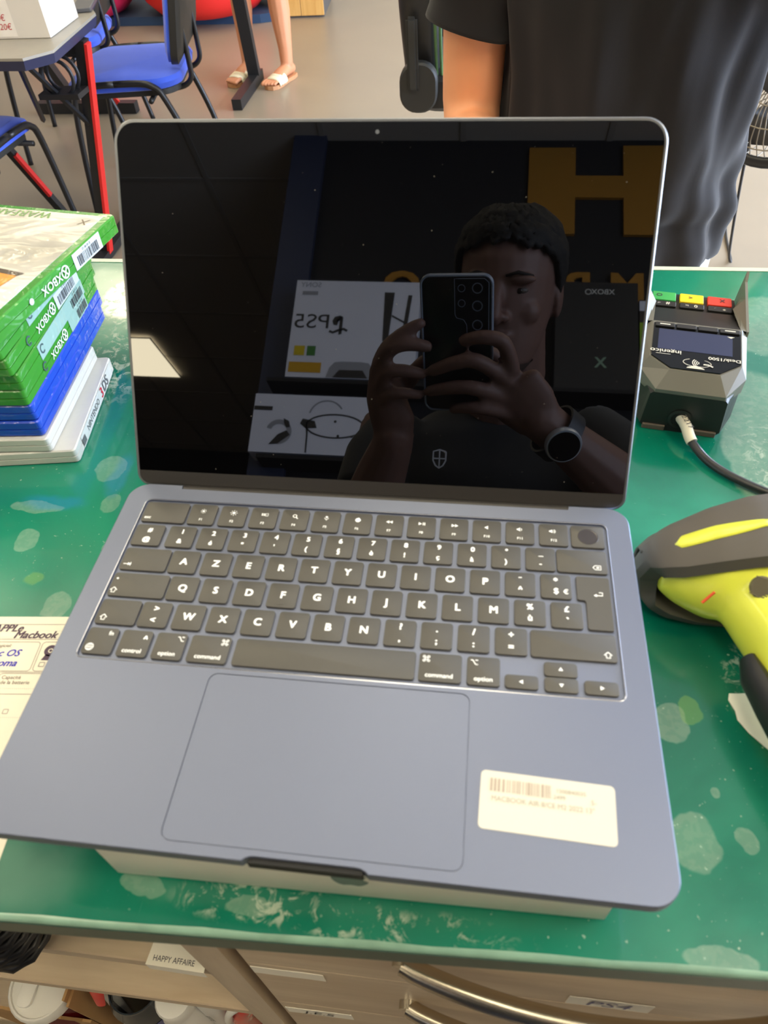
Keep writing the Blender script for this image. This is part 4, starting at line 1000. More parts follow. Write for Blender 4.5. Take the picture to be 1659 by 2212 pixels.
for s in (-1, 1):
    bm = B(); pr_ = [(0.062,0.020),(0.146,0.018),(0.146,0.030),(0.136,0.064),(0.130,0.058),(0.106,0.056),(0.064,0.053)]
    a = [(s*0.0382,y,z_) for y,z_ in pr_]; b = [(s*0.0362,y,z_) for y,z_ in pr_]
    loft(bm, [a, b]); mk('privacy_fin', bm, M_tg, ter)
    bm = B(); loft(bm, [[(s*0.0362,0.0645,0.0530),(s*0.0362,0.1080,0.0550),(s*0.0362,0.1260,0.044)], [(s*0.0320,0.0645,0.0535),(s*0.0298,0.1080,0.0452),(s*0.0335,0.1280,0.0330)]], (False, False)); mk('fin_slope', bm, M_tg, ter)
bm = B(); lathe(bm, [(0.0082,0.0),(0.0086,0.0006),(0.0070,0.0010),(0.0062,0.0010),(0.0060,-0.004)], 20, Matrix.Translation((-0.0015,-0.0003,0.0125)) @ Matrix.Rotation(PI/2, 4, 'X'), cap=False); mk('cable_socket', bm, M_td, ter, smooth=40)
bm = B(); disc(bm, (-0.0015,-0.0004,0.0125), (1,0,0), (0,0,1), 0.0068); mk('socket_hole', bm, M_gap, ter)
for xa, xb in ((-0.0270,-0.0105),(0.0075,0.0265)):
    mk('foot_strip', boxm(xa, xb, -0.0016, 0.002, 0.0, 0.0045, 0.0004, 1), mat('foot_brown', rgb(86,76,66), rough=0.6), ter)
bm = B(); poly(bm, [(-0.0115,-0.0007,0.0),(0.0045,-0.0007,0.0),(0.0045,-0.0007,0.013),(-0.0070,-0.0007,0.012)]); mk('cable_notch', bm, M_gap, ter)
# its cable
cb = thing('terminal_cable', 'black cable with a white sleeve running from the card terminal to the right', 'cable', (0.214, 0.247, ZT))
path = catmull([(0.0015,0.006,0.0125),(0.0045,-0.004,0.012),(0.0085,-0.016,0.0065),(0.018,-0.034,0.004),(0.034,-0.050,0.0036),(0.060,-0.066,0.0034),(0.10,-0.082,0.0034),(0.16,-0.09,0.0034),(0.26,-0.06,0.0034)], 8)
bm = B(); tube(bm, path, 0.0031, 12); mk('cord', bm, mat('cable_black', rgb(34,34,36), rough=0.35, var=0.05), cb, smooth=True)
bm = B(); tube(bm, path[1:17], 0.0041, 14); mk('sleeve', bm, mat('sleeve_cream', rgb(210,204,184), rough=0.5), cb, smooth=50)
bm = B(); c = path[8]; put_text(bm, '2217', 0.006, c+Vector((0,-0.0005,0.0044)), (0.5,-0.8,-0.4), (0.8,0.4,0)); mk('sleeve_print', bm, M_bar, cb, keep=True)

# ------------------------------------------------------------------ barcode scanner lying on its side
M_sy = mat('scanner_yellow', rgb(238,244,84), rough=0.32, coat=0.25, var=0.04)
M_sg = mat('scanner_rubber', rgb(84,80,76), rough=0.55, var=0.06)
M_sd = mat('scanner_dark', rgb(34,34,36), rough=0.5)
scn = thing('barcode_scanner', 'yellow and grey handheld barcode scanner lying right of the laptop', 'barcode scanner', (0.205, 0.075, ZT))
S0 = Vector((0.205, 0.075, ZT))
def head_sec(x): 
    K = [(0.163,0.010,0.012,0.0865,0.9665),(0.170,0.018,0.020,0.0855,0.967),(0.182,0.024,0.0265,0.085,0.969),(0.198,0.028,0.0315,0.0855,0.973),(0.220,0.031,0.035,0.0875,0.9765),(0.250,0.033,0.0365,0.091,0.978),(0.285,0.032,0.036,0.095,0.978),(0.310,0.026,0.030,0.098,0.976),(0.322,0.012,0.016,0.1,0.975)]
    for a, b in zip(K[:-1], K[1:]):
        if x <= b[0]:
            t_ = max(0,(x-a[0])/(b[0]-a[0])); return [lerp(a[i], b[i], t_) for i in range(1,5)]
    return K[-1][1:]
xs = [0.163+0.159*(i/40)**1.4 for i in range(41)]
bm = B(); lps = []
for x in xs:
    if x < 0.173: continue
    q_ = 0.95*min(1.0, max(0.01,(x-0.1725)/0.030)**0.38); ry, rz_, cy, cz = head_sec(x); lps.append([Vector((x, cy+ry*math.cos(a)*max(q_,0.5), cz+rz_*math.sin(a)*q_))-S0 for a in [k*2*PI/28 for k in range(28)]])
loft(bm, lps)
# handle joined to the head
hp = catmull([(0.232,0.085,0.974),(0.229,0.066,0.9735),(0.2315,0.045,0.972),(0.2385,0.015,0.9695),(0.2475,-0.018,0.967),(0.2555,-0.052,0.9655),(0.258,-0.065,0.9655)], 8)
hr = []
for i in range(len(hp)):
    t_ = i/(len(hp)-1); hr.append((lerp(0.034,0.0185,min(1,t_*2.6)) if t_ < 0.385 else lerp(0.0185,0.021,(t_-0.385)/0.615), lerp(0.026,0.0215,t_)))
tube(bm, [Vector(p)-S0 for p in hp], hr, 20, up=(0,0,1))
me = fuse(bm, 0.0022, 8)
mk('housing', me, M_sy, scn, smooth=True)
# rubber bumper: a thick band following the head outline in the upright plane
def band(y_off0, y_off1, k_out, k_in, z_lo=True):
    bm = B(); prof = []
    up_ = [(x, 1) for x in reversed(xs[2:])]; lo_ = [(x, -1) for x in xs[2:]]
    for x, s in up_+[(0.1615, 0)]+lo_:
        ry, rz_, cy, cz = head_sec(max(x, 0.1632))
        cyl = cy+0.004
        if s == 0: o_ = Vector((0.1600, cyl, cz)); i_ = Vector((0.1740, cyl, cz))
        else:
            o_ = Vector((x-0.0015*(1 if x < 0.18 else 0), cyl, cz+s*rz_*k_out)); kk = min(1.0, max(0.0, (x-0.165)/0.05)); i_ = Vector((max(x, 0.174), cyl, cz+s*rz_*(0.40+((k_in if s > 0 else 0.86)-0.40)*kk**0.4)))
        f0 = 0.30; f1 = 1.0
        wv = ry
        prof.append([i_+Vector((0,-wv*0.80,0))-S0, lerp(i_,o_,0.75)+Vector((0,-wv*0.72,0))-S0, o_+Vector((0,-wv*0.40,0))-S0, o_+Vector((0,wv*0.45,0))-S0, lerp(i_,o_,0.6)+Vector((0,wv*0.75,0))-S0, i_+Vector((0,wv*0.6,0))-S0])
    loft(bm, prof, (True, True)); return bm
mk('bumper', band(0,0,1.03,0.78), M_sg, scn, smooth=40)
# rubber cap at the rear half
bm = B(); lps = []
for x in xs:
    ry, rz_, cy, cz = head_sec(x); lps.append([Vector((x, cy+0.006+ry*math.cos(a)*0.98, cz+rz_*math.sin(a)*0.975))-S0 for a in [-PI/2+k*PI/16 for k in range(17)]])
loft(bm, lps, (False, False), closed=False); solid(mk('rear_cover', bm, M_sg, scn, smooth=True), 0.002)
# yellow inlay on the top of the bumper
bm = B(); lps = []
for i in range(17):
    x = 0.178+i*0.0029; ry, rz_, cy, cz = head_sec(x); w_ = 0.0042*math.sin(PI*(0.25+0.70*i/16))**0.7; zz = cz+rz_*1.036
    lps.append([Vector((x, cy+0.004+w_*0.9, zz-0.0004))-S0, Vector((x, cy+0.002, zz+0.0006))-S0, Vector((x, cy+0.002-w_*0.9, zz-0.0002))-S0])
loft(bm, lps, (False, False), closed=False); solid(mk('yellow_inlay', bm, M_sy, scn, smooth=True), 0.0008)
bm = B(); lps = []
for i in range(9):
    x = 0.236+i*0.004; ry, rz_, cy, cz = head_sec(x); zz = cz+rz_*1.036
    lps.append([Vector((x, cy+0.012, zz-0.001))-S0, Vector((x, cy+0.004, zz+0.0008))-S0])
loft(bm, lps, (False, False), closed=False); solid(mk('yellow_inlay', bm, M_sy, scn, smooth=True), 0.001)
# dark grip insert on the left side of the handle, knurled wheel button, scratches
bm = B(); tube(bm, [Vector(p)-S0 for p in ((0.2135,0.031,0.9685),(0.2150,0.020,0.9672),(0.2195,0.004,0.9660),(0.2265,-0.020,0.9645),(0.2325,-0.042,0.963))], [(0.0035,0.007),(0.0062,0.011),(0.0064,0.012),(0.0062,0.012),(0.004,0.010)], 12, up=(0,0,1)); mk('grip_insert', bm, M_sd, scn, smooth=50)
bc = Vector((0.2185,0.0585,0.9960))-S0; bn = Vector((-0.28,-0.62,0.73)).normalized(); Mx = Matrix.Translation(bc) @ bn.to_track_quat('Z','Y').to_matrix().to_4x4()
bm = B()
lathe(bm, [(0.0064+0.0,-0.006),(0.0064,0.0006),(0.0056,0.0016),(0.0,0.0016)], 20, Mx)
for k in range(-4,5): box(bm, -0.005, 0.005, k*0.0012-0.0003, k*0.0012+0.0003, 0.0012, 0.0022, Mx)
mk('wheel_button', bm, mat('button_grey', rgb(110,104,84), rough=0.5), scn, smooth=30)
bm = B(); X_ = Vector((0.9,0.3,0.3)).normalized(); 
c0 = Vector((0.1935,0.0580,0.985))-S0
box(bm, -0.0045, 0.0045, -0.0006, 0.0006, -0.0006, 0.0006, Matrix.Translation(c0) @ Matrix.Rotation(0.5,4,'Z') @ Matrix.Rotation(-0.8,4,'Y'))
mk('red_mark', bm, mat('red_pen', rgb(226,80,40), rough=0.6), scn)
# ------------------------------------------------------------------ furniture behind the counter
M_tube = mat('black_tube', rgb(34,34,36), rough=0.35, spec=0.5, var=0.05)
M_bluefab = mat('blue_fabric', rgb(64,100,232), rough=0.9, sheen=0.3, var=0.06, vscale=60, bump=0.15, bscale=900)
M_shell = mat('black_shell', rgb(40,40,38), rough=0.5, var=0.06)
def make_chair(label):
    """conference chair, faces +y, seat centre at the origin"""
    t = thing('office_chair', label, 'chair', (0,0,0), 0, 'blue fabric chairs with black tube frames')
    bm = B(); lp_ = []
    for ins_, z_ in ((0.02,0.428),(0.004,0.436),(0.0,0.455),(0.006,0.470),(0.03,0.478)):
        lp_.append([(x, y, z_-0.012*max(0,(y-0.1)/0.1)**2*(1 if y > 0.1 else 0)) for x, y in rr(0.46-2*ins_, 0.43-2*ins_, (0.10,0.10,0.07,0.07), 6)])
    loft(bm, lp_); mk('seat', bm, M_bluefab, t, smooth=40)
    mk('seat_pan', plate(0.43, 0.40, 0.412, 0.432, 0.08, 0.003), M_shell, t, smooth=40)
    bm = B(); lp_ = []
    for ins_, y_ in ((0.02,-0.180),(0.0,-0.190),(0.0,-0.200)):
        lp_.append([(x, y_-0.20*(z_-0.57)-0.18*(x*x), z_) for x, z_ in rr(0.43-2*ins_, 0.33-2*ins_, 0.06, 6, 0, 0.67)])
    loft(bm, lp_); mk('backrest_pad', bm, M_bluefab, t, smooth=40)
    bm = B(); lp_ = []
    for ins_, y_ in ((0.0,-0.201),(0.0,-0.226),(0.02,-0.240)):
        lp_.append([(x, y_-0.20*(z_-0.57)-0.18*(x*x), z_) for x, z_ in rr(0.44-2*ins_, 0.345-2*ins_, 0.06, 6, 0, 0.67)])
    loft(bm, lp_); mk('backrest_shell', bm, M_shell, t, smooth=40)
    for s in (-1, 1):
        bm = B(); tube(bm, catmull([(s*0.11,0.05,0.405),(s*0.11,-0.16,0.405),(s*0.11,-0.235,0.43),(s*0.11,-0.245,0.50),(s*0.11,-0.240,0.62)], 6), (0.008,0.014), 10, up=(1,0,0)) if False else tube(bm, catmull([(s*0.12,0.05,0.405),(s*0.12,-0.16,0.405),(s*0.12,-0.235,0.43),(s*0.12,-0.245,0.50),(s*0.12,-0.240,0.62)], 6), 0.010, 10)
        mk('back_post', bm, M_tube, t, smooth=True)
        x = s*0.240
        fr = catmull([(x,0.235,0.0),(x,0.215,0.20),(x,0.185,0.40),(x,0.155,0.448),(x,0.10,0.463),(x,-0.06,0.463),(x,-0.12,0.448),(x,-0.155,0.40),(x,-0.225,0.20),(x,-0.265,0.0)], 6)
        half = len(fr)//2
        bm = B(); tube(bm, fr[:half+1], 0.0115, 10); mk('front_leg', bm, M_tube, t, smooth=True)
        bm = B(); tube(bm, fr[half:], 0.0115, 10); mk('rear_leg', bm, M_tube, t, smooth=True)
    bm = B(); tube(bm, [(-0.245,0.13,0.402),(0.245,0.13,0.402)], 0.0095, 8); tube(bm, [(-0.245,-0.10,0.402),(0.245,-0.10,0.402)], 0.0095, 8); mk('cross_bar', bm, M_tube, t, smooth=True)
    return t
ch = make_chair('blue office chair standing free beside the grey table, seen from the side')
ch.location = (-1.325, 2.86, 0); ch.rotation_euler = (0, 0, math.radians(99))
c2 = copy_tree(ch); c2['label'] = 'blue office chair half hidden behind the table corner, its black back at the top edge'; c2.location = (-1.85, 3.34, 0); c2.rotation_euler = (0,0,math.radians(101))
c3 = copy_tree(ch); c3['label'] = 'blue office chair at the left picture edge below the table corner'; c3.location = (-1.722, 2.125, 0); c3.rotation_euler = (0,0,math.radians(-3))

# grey gaming table with red striped leg
M_tt = mat('table_grey', rgb(150,144,132), rough=0.4, var=0.08, vscale=40)
M_blk_m = mat('black_steel', rgb(30,30,32), rough=0.45, var=0.08)
M_red = mat('red_stripe', rgb(214,38,36), rough=0.4, var=0.1, vscale=60)
tb = thing('gaming_table', 'grey table with black frame and a red striped leg at the left edge', 'table', (-1.62, 2.35, 0))
def T_(x, y, z): return (x+1.62, y-2.35, z)
ol = [(-2.35,1.925),(-1.205,1.915),(-1.148,1.985),(-1.175,2.36),(-1.24,2.47),(-1.33,2.80),(-2.35,2.80)]
bm = B(); loft(bm, [[T_(x,y,0.738) for x,y in ol], [T_(x,y,0.745) for x,y in ol]]); mk('table_top', bm, M_tt, tb)
bm = B(); loft(bm, [[T_(-1.7+(x+1.7)*0.985,2.3+(y-2.3)*0.98,0.712) for x,y in ol], [T_(-1.7+(x+1.7)*1.001,2.3+(y-2.3)*1.001,0.7375) for x,y in ol]]); mk('edge_band', bm, mat('navy_edge', rgb(44,48,78), rough=0.4), tb)
def bar(bm, a, b, w, h, up=(0,1,0)):
    a = Vector(a); b = Vector(b); t_ = (b-a).normalized(); u = Vector(up); u = (u-t_*u.dot(t_)).normalized(); s = t_.cross(u)
    loft(bm, [[p+s*(i*w/2)+u*(j*h/2) for i, j in ((-1,-1),(1,-1),(1,1),(-1,1))] for p in (a, b)])
bm = B(); bar(bm, T_(-1.180,2.228,0.71), T_(-1.335,2.226,0.0), 0.030, 0.040); l1 = mk('leg', bm, M_blk_m, tb)
bm = B(); bar(bm, T_(-1.161,2.222,0.70), T_(-1.317,2.220,0.012), 0.009, 0.034); mk('red_stripe', bm, M_red, l1)
bm = B(); bar(bm, T_(-1.335,2.02,0.02), T_(-1.335,2.62,0.02), 0.05, 0.03, (0,0,1)); mk('foot_bar', bm, M_blk_m, tb)
bm = B(); bar(bm, T_(-2.20,2.228,0.71), T_(-2.06,2.226,0.0), 0.036, 0.06); mk('leg', bm, M_blk_m, tb)
bm = B(); bar(bm, T_(-2.06,2.02,0.02), T_(-2.06,2.62,0.02), 0.05, 0.03, (0,0,1)); mk('foot_bar', bm, M_blk_m, tb)
bm = B(); bar(bm, T_(-1.306,2.066,0.705), T_(-1.232,2.215,0.47), 0.012, 0.012); mk('brace', bm, M_blk_m, tb)
bm = B(); bar(bm, T_(-1.306,2.05,0.705), T_(-1.50,2.40,0.42), 0.012, 0.012); mk('brace', bm, M_blk_m, tb)
bm = B(); bar(bm, T_(-2.2,2.23,0.69), T_(-1.18,2.23,0.69), 0.04, 0.03, (0,0,1)); mk('cross_rail', bm, M_blk_m, tb)
bm = B(); tube(bm, [T_(-1.25+0.05*math.cos(k*PI/10), 2.18, 0.63+0.05*math.sin(k*PI/10)) for k in range(20)], 0.006, 8, closed=True); tube(bm, [T_(-1.25+0.05*math.cos(k*PI/10), 2.14, 0.63+0.05*math.sin(k*PI/10)) for k in range(20)], 0.006, 8, closed=True)
box(bm, *[v_ for v_ in (T_(-1.32,0,0)[0], T_(-1.19,0,0)[0], T_(0,2.12,0)[1], T_(0,2.20,0)[1], 0.575, 0.590)]); mk('cup_holder', bm, M_blk_m, tb, smooth=40)
bm = B(); bar(bm, T_(-1.816,2.327,0.71), T_(-1.630,2.539,0.0), 0.026, 0.026); bc_ = mk('brace', bm, M_blk_m, tb)
bm = B(); bar(bm, T_(-1.689,2.447,0.285), T_(-1.643,2.499,0.11), 0.012, 0.020); mk('red_stripe', bm, M_red, bc_)
# white carton with price notes on that table
wb = thing('white_carton', 'white cardboard carton with red price note on the grey table', 'box', (-1.392, 2.232, 0.7455), 0.03)
mk('body', boxm(-0.185, 0.185, -0.14, 0.075, 0, 0.24, 0.002, 1), mat('carton_white', rgb(222,214,202), rough=0.6, var=0.03), wb)
bm = B(); quad(bm, (0.0,-0.1406,0.0), EX, (0,0,1), -0.10, 0.088, 0.006, 0.115); nt_ = mk('price_note', bm, mat('note_paper', rgb(240,232,220), rough=0.7), wb)
bm = B(); put_text(bm, '80€', 0.022, (0.050,-0.1412,0.052), EX, (0,0,1), shear=0.2); put_text(bm, '0.20€', 0.022, (0.053,-0.1412,0.030), EX, (0,0,1), shear=0.2); mk('handwriting', bm, mat('red_ink', rgb(196,60,60), var=0), nt_)
bm = B(); put_text(bm, 'Z', 0.022, (0.038,-0.1412,0.090), EX, (0,0,1), shear=0.2); mk('handwriting', bm, M_inkblue, nt_)
# small flat device lying on the table edge
o = mk('flat_device', boxm(-0.03,0.03,-0.07,0.07,0,0.012,0.003,2), mat('device_grey', rgb(92,92,94), rough=0.35), None, loc=(-1.238, 2.43, 0.746)); o.rotation_euler = (0,0,0.25)
tag(o, 'small grey flat device on the corner of the grey table', 'device')

# side table and desk further back
st_ = thing('side_table', 'black single-leg side table whose leg stands beside the bare feet', 'table', (-1.22, 3.97, 0), 0.0)
bm = B(); box(bm, -0.30, 0.02, -0.24, 0.10, 0.715, 0.74); mk('table_top', bm, mat('desk_black', rgb(44,44,46), rough=0.5), st_)
bm = B(); bar(bm, (0,0.165,0.05), (-0.012,0.085,0.715), 0.062, 0.042, (0,1,0)); mk('leg', bm, M_blk_m, st_)
bm = B(); bar(bm, (0.0,-0.235,0.027), (0.0,0.255,0.027), 0.05, 0.05, (0,0,1)); mk('foot_bar', bm, M_blk_m, st_)
dk = thing('black_desk', 'black desk whose low foot bar lies on the floor behind the blue chair', 'desk', (-2.02, 3.72, 0), 0.0)
bm = B(); box(bm, -1.15, -0.28, -0.30, 0.30, 0.715, 0.74); mk('desk_top', bm, mat('desk_black', rgb(44,44,46), rough=0.5), dk)
bm = B(); bar(bm, (-0.27,0.0,0.027), (0.27,0.0,0.027), 0.05, 0.05, (0,1,0)); mk('foot_bar', bm, M_blk_m, dk)
bm = B(); bar(bm, (-0.06,0.0,0.04), (-0.36,-0.02,0.715), 0.05, 0.05, (0,1,0)); mk('leg', bm, M_blk_m, dk)
bm = B(); bar(bm, (-1.05,0.0,0.0), (-1.05,0.0,0.715), 0.05, 0.05, (0,1,0)); mk('leg', bm, M_blk_m, dk)
bm = B(); bar(bm, (0.09,0.0,0.04), (0.04,-0.01,0.16), 0.09, 0.05, (0,1,0)); bk = mk('foot_bracket', bm, M_blk_m, dk)
bm = B(); bar(bm, (0.19,-0.03,0.055), (0.10,-0.03,0.17), 0.022, 0.012, (0,1,0)); mk('red_accent', bm, M_red, bk)

# bean bags on a dark blue mat, wooden cabinet
def beanbag(loc, r, h, col, label, sx=1.0):
    t = thing('bean_bag', label, 'bean bag', loc, 0.2)
    bm = B(); prof = [(0.35,0.0),(0.78,0.02),(0.95,0.12),(1.0,0.28),(0.94,0.5),(0.78,0.72),(0.5,0.9),(0.2,0.98),(0.0,1.0)]
    n_ = 40
    loft(bm, [[(sx*r*q*math.cos(2*PI*k/n_)*(1+0.03*math.sin(6*PI*k/n_)), r*q*math.sin(2*PI*k/n_)*(1+0.03*math.cos(8*PI*k/n_)), h*z_) for k in range(n_)] for q, z_ in prof], (True, False)); bmesh.ops.remove_doubles(bm, verts=bm.verts[:], dist=0.0005)
    mk('cushion', bm, mat(label[:12], col, rough=0.55, var=0.06, vscale=6, bump=0.1, bscale=15), t, smooth=True)
    bm = B()
    for a in (0.3, 2.4, 4.5):
        tube(bm, [(sx*r*q*1.004*math.cos(a)*(1+0.03*math.sin(3*a)), r*q*1.004*math.sin(a)*(1+0.03*math.cos(4*a)), h*z_) for q, z_ in prof[1:-1]], 0.006, 6)
    mk('seam', bm, mat(label[:12], col), t, smooth=True)
beanbag((-1.86, 5.50, 0.051), 0.44, 0.72, rgb(226,40,34), 'glossy red bean bag behind the blue chair')
beanbag((-2.82, 5.45, 0.051), 0.48, 0.72, rgb(226,44,96), 'pink bean bag left of the red one')
bm = B(); loft(bm, [[(x,y,0.0) for x,y in rr(3.2,1.4,0.3,6)], [(x,y,0.05) for x,y in rr(3.2,1.4,0.3,6)]])
o = mk('floor_mat', bm, mat('dark_blue_mat', rgb(36,62,92), rough=0.7), None, loc=(-2.85, 6.02, 0.001)); tag(o, 'dark blue padded mat under the bean bags', 'mat')
cbn = thing('wooden_cabinet', 'honey coloured wooden cabinet behind the bare legs', 'cabinet', (-1.225, 5.66, 0), 0.06)
bm = B(); box(bm, -0.16, 0.146, -0.205, 0.25, 0.0, 0.8); mk('carcass', bm, mat('cabinet_side_shade', rgb(96,92,90), rough=0.6), cbn)  # shade of the cabinet's side put into a grey carcass colour
for k in range(2):
    d_ = mk('door', boxm(-0.16+k*0.155, -0.008+k*0.155, -0.225, -0.206, 0.012, 0.79, 0.002, 1), wood('honey_wood', rgb(206,152,78), rgb(226,178,104), axis=2, rough=0.45), cbn)
    bm = B(); tube(bm, [(-0.03+k*0.06,-0.226,0.5),(-0.03+k*0.06,-0.245,0.5),(-0.03+k*0.06,-0.245,0.6),(-0.03+k*0.06,-0.226,0.6)], 0.006, 8); mk('handle', bm, M_steel, d_, smooth=40)

# gaming chair seen from its side, behind the counter man's arm
gc = thing('gaming_chair', 'black gaming chair with green piping behind the man in the black shirt', 'chair', (0.015, 2.745, 0), math.radians(-90))
# local: faces +y ; near side is +x
M_leather = mat('black_leatherette', rgb(34,33,32), rough=0.42, var=0.08, vscale=30, bump=0.05, bscale=60)
M_grp = mat('green_piping', rgb(84,120,72), rough=0.5)
bm = B(); loft(bm, [[(x,y,z_) for x,y in rr(0.50-2*i_,0.50-2*i_,0.08,6,0,0.02)] for i_, z_ in ((0.03,0.40),(0.0,0.42),(0.0,0.50),(0.04,0.53))]); mk('seat', bm, M_leather, gc, smooth=40)
bm = B(); L_ = []
for u in [i/14 for i in range(15)]:
    z_ = 0.46+u*0.86; y_ = -0.180-0.02*u; hw_ = (0.20+0.10*math.sin(PI*min(1,u*1.15))) if u < 0.8 else 0.24-0.08*(u-0.8)/0.2; dp = 0.060+0.012*math.sin(PI*u)
    L_.append([(x,y_+yy,z_) for x,yy in rr(2*hw_, 2*dp, dp*0.8, 5)])
loft(bm, L_); mk('backrest', bm, M_leather, gc, smooth=50)
for k_ in (0.048, 0.064):
    bm = B(); P_ = []
    for u in [i/14 for i in range(15)]:
        z_ = 0.46+u*0.80; y_ = -0.180-0.02*u+k_; hw_ = (0.20+0.10*math.sin(PI*min(1,u*1.15))) if u < 0.8 else 0.24-0.08*(u-0.8)/0.2
        P_.append((hw_+0.002, y_, z_))
    tube(bm, P_, 0.005, 8); mk('green_piping', bm, M_grp, gc, smooth=True)
for s in (-1, 1):
    bm = B(); lp_ = []
    for dx in (0.0, 0.03, 0.036):
        q = 0.006 if dx > 0.03 else 0.0
        lp_.append([(s*(0.262+dx), y, z_) for y, z_ in rr(0.125-2*q, 0.150-2*q, 0.055-q, 6, -0.19, 0.495)])
    loft(bm, lp_); mk('pivot_cover', bm, M_shell, gc, smooth=40)
    bm = B(); bar(bm, (s*0.305,-0.205,0.49), (s*0.305,-0.210,0.70), 0.036, 0.022, (1,0,0)); bmesh.ops.bevel(bm, geom=bm.edges[:], offset=0.008, segments=2, affect='EDGES'); mk('recline_bracket', bm, M_shell, gc, smooth=40)
    bm = B(); tube(bm, catmull([(s*0.27,0.0,0.42),(s*0.33,0.0,0.46),(s*0.34,0.02,0.66)], 5), 0.018, 10); loft(bm, [[(s*0.34+x,y+0.02,z_) for x,y in rr(0.09,0.26,0.03,4)] for z_ in (0.66,0.69)]); mk('armrest', bm, M_shell, gc, smooth=40)
bm = B(); tube(bm, [(0,0.02,0.40),(0,0.02,0.12)], 0.03, 14); mk('gas_column', bm, M_tube, gc, smooth=40)
for k in range(5):
    a = 2*PI*k/5+0.2; c_, s_ = math.cos(a), math.sin(a)
    bm = B(); tube(bm, [(0,0.02,0.13),(c_*0.2,0.02+s_*0.2,0.115),(c_*0.31,0.02+s_*0.31,0.085)], [(0.03,0.022),(0.025,0.018),(0.018,0.013)], 10, up=(0,0,1)); mk('base_arm', bm, mat('base_white', rgb(214,214,212), rough=0.4), gc, smooth=50)
    bm = B(); lathe(bm, [(0.03,-0.012),(0.032,-0.008),(0.032,0.008),(0.03,0.012)], 16, Matrix.Translation((c_*0.31,0.02+s_*0.31,0.032)) @ Matrix.Rotation(a,4,'Z') @ Matrix.Rotation(PI/2,4,'X')); mk('caster', bm, M_shell, gc, smooth=40)

# pedestal fan at the right edge
fn = thing('pedestal_fan', 'black pedestal fan with wire cage at the right edge', 'fan', (0.75, 2.02, 0))
M_chrome = mat('chrome_pole', rgb(190,194,200), rough=0.2, metal=1.0, var=0)
M_wire = mat('fan_wire', rgb(150,142,128), rough=0.4, metal=0.6)
fc = Vector((0.065,-0.05,0.665)); fx = Vector((-0.55,-0.72,0.42)).normalized()
Mf = Matrix.Translation(fc) @ fx.to_track_quat('Z','Y').to_matrix().to_4x4()
RF = 0.20
bm = B(); tube(bm, [Mf @ Vector((RF*math.cos(k*PI/24), RF*math.sin(k*PI/24), 0)) for k in range(48)], [(0.010,0.016)]*48, 10, closed=True); mk('cage_rim', bm, M_tube, fn, smooth=True)
bm = B()
for k in range(60):
    a = k*2*PI/60
    tube(bm, [Mf @ Vector((r_*math.cos(a+tw), r_*math.sin(a+tw), z_)) for r_, z_, tw in ((0.04,0.075,0),(0.10,0.07,0.08),(0.16,0.05,0.14),(0.195,0.0,0.16))], 0.0016, 5, caps=False)
for r_, z_ in ((0.08,0.073),(0.13,0.062),(0.175,0.035)): tube(bm, [Mf @ Vector((r_*math.cos(k*PI/20), r_*math.sin(k*PI/20), z_)) for k in range(40)], 0.0018, 5, closed=True)
g_ = mk('front_grille', bm, M_wire, fn, smooth=True)
bm = B()
for k in range(40):
    a = k*2*PI/40
    tube(bm, [Mf @ Vector((r_*math.cos(a), r_*math.sin(a), z_)) for r_, z_ in ((0.05,-0.09),(0.12,-0.085),(0.165,-0.06),(0.195,0.0))], 0.0016, 5, caps=False)
mk('rear_grille', bm, M_wire, fn, smooth=True)
bm = B(); lathe(bm, [(0.055,0.070),(0.055,0.080),(0.04,0.084),(0.0,0.085)], 20, Mf, cap=False); mk('centre_cap', bm, M_tube, fn, smooth=40)
for k in range(3):
    a = k*2*PI/3+0.4; bm = B(); rows = []
    for r_ in (0.03,0.07,0.12,0.165): rows.append([Mf @ Vector((r_*math.cos(a+q*w_), r_*math.sin(a+q*w_), q*0.03)) for q, w_ in ((-1,0.45),(0,0.45),(1,0.45))])
    loft(bm, rows, (False, False), closed=False); solid(mk('blade', bm, mat('blade_dark', rgb(60,58,56), rough=0.4), fn, smooth=True), 0.003)
bm = B(); lathe(bm, [(0.06,-0.095),(0.075,-0.11),(0.075,-0.19),(0.05,-0.22),(0.0,-0.225)], 24, Mf); mk('motor', bm, M_tube, fn, smooth=40)
bm = B(); tube(bm, [(0.0,0.0,0.03),(0.0,0.0,0.60)], 0.013, 14); mk('pole', bm, M_chrome, fn, smooth=40)
bm = B(); lathe(bm, [(0.15,0.0),(0.15,0.015),(0.13,0.03),(0.03,0.045),(0.0,0.045)], 36, Matrix.Translation((0.0,0.0,0.001))); mk('base', bm, M_tube, fn, smooth=40)
bm = B(); tube(bm, catmull([(0.04,0.03,0.50),(0.05,0.05,0.42),(0.09,0.12,0.25),(0.14,0.20,0.06),(0.17,0.25,0.006),(0.2,0.5,0.006),(0.3,0.9,0.006)], 8), 0.0045, 8); mk('power_cord', bm, M_tube, fn, smooth=True)
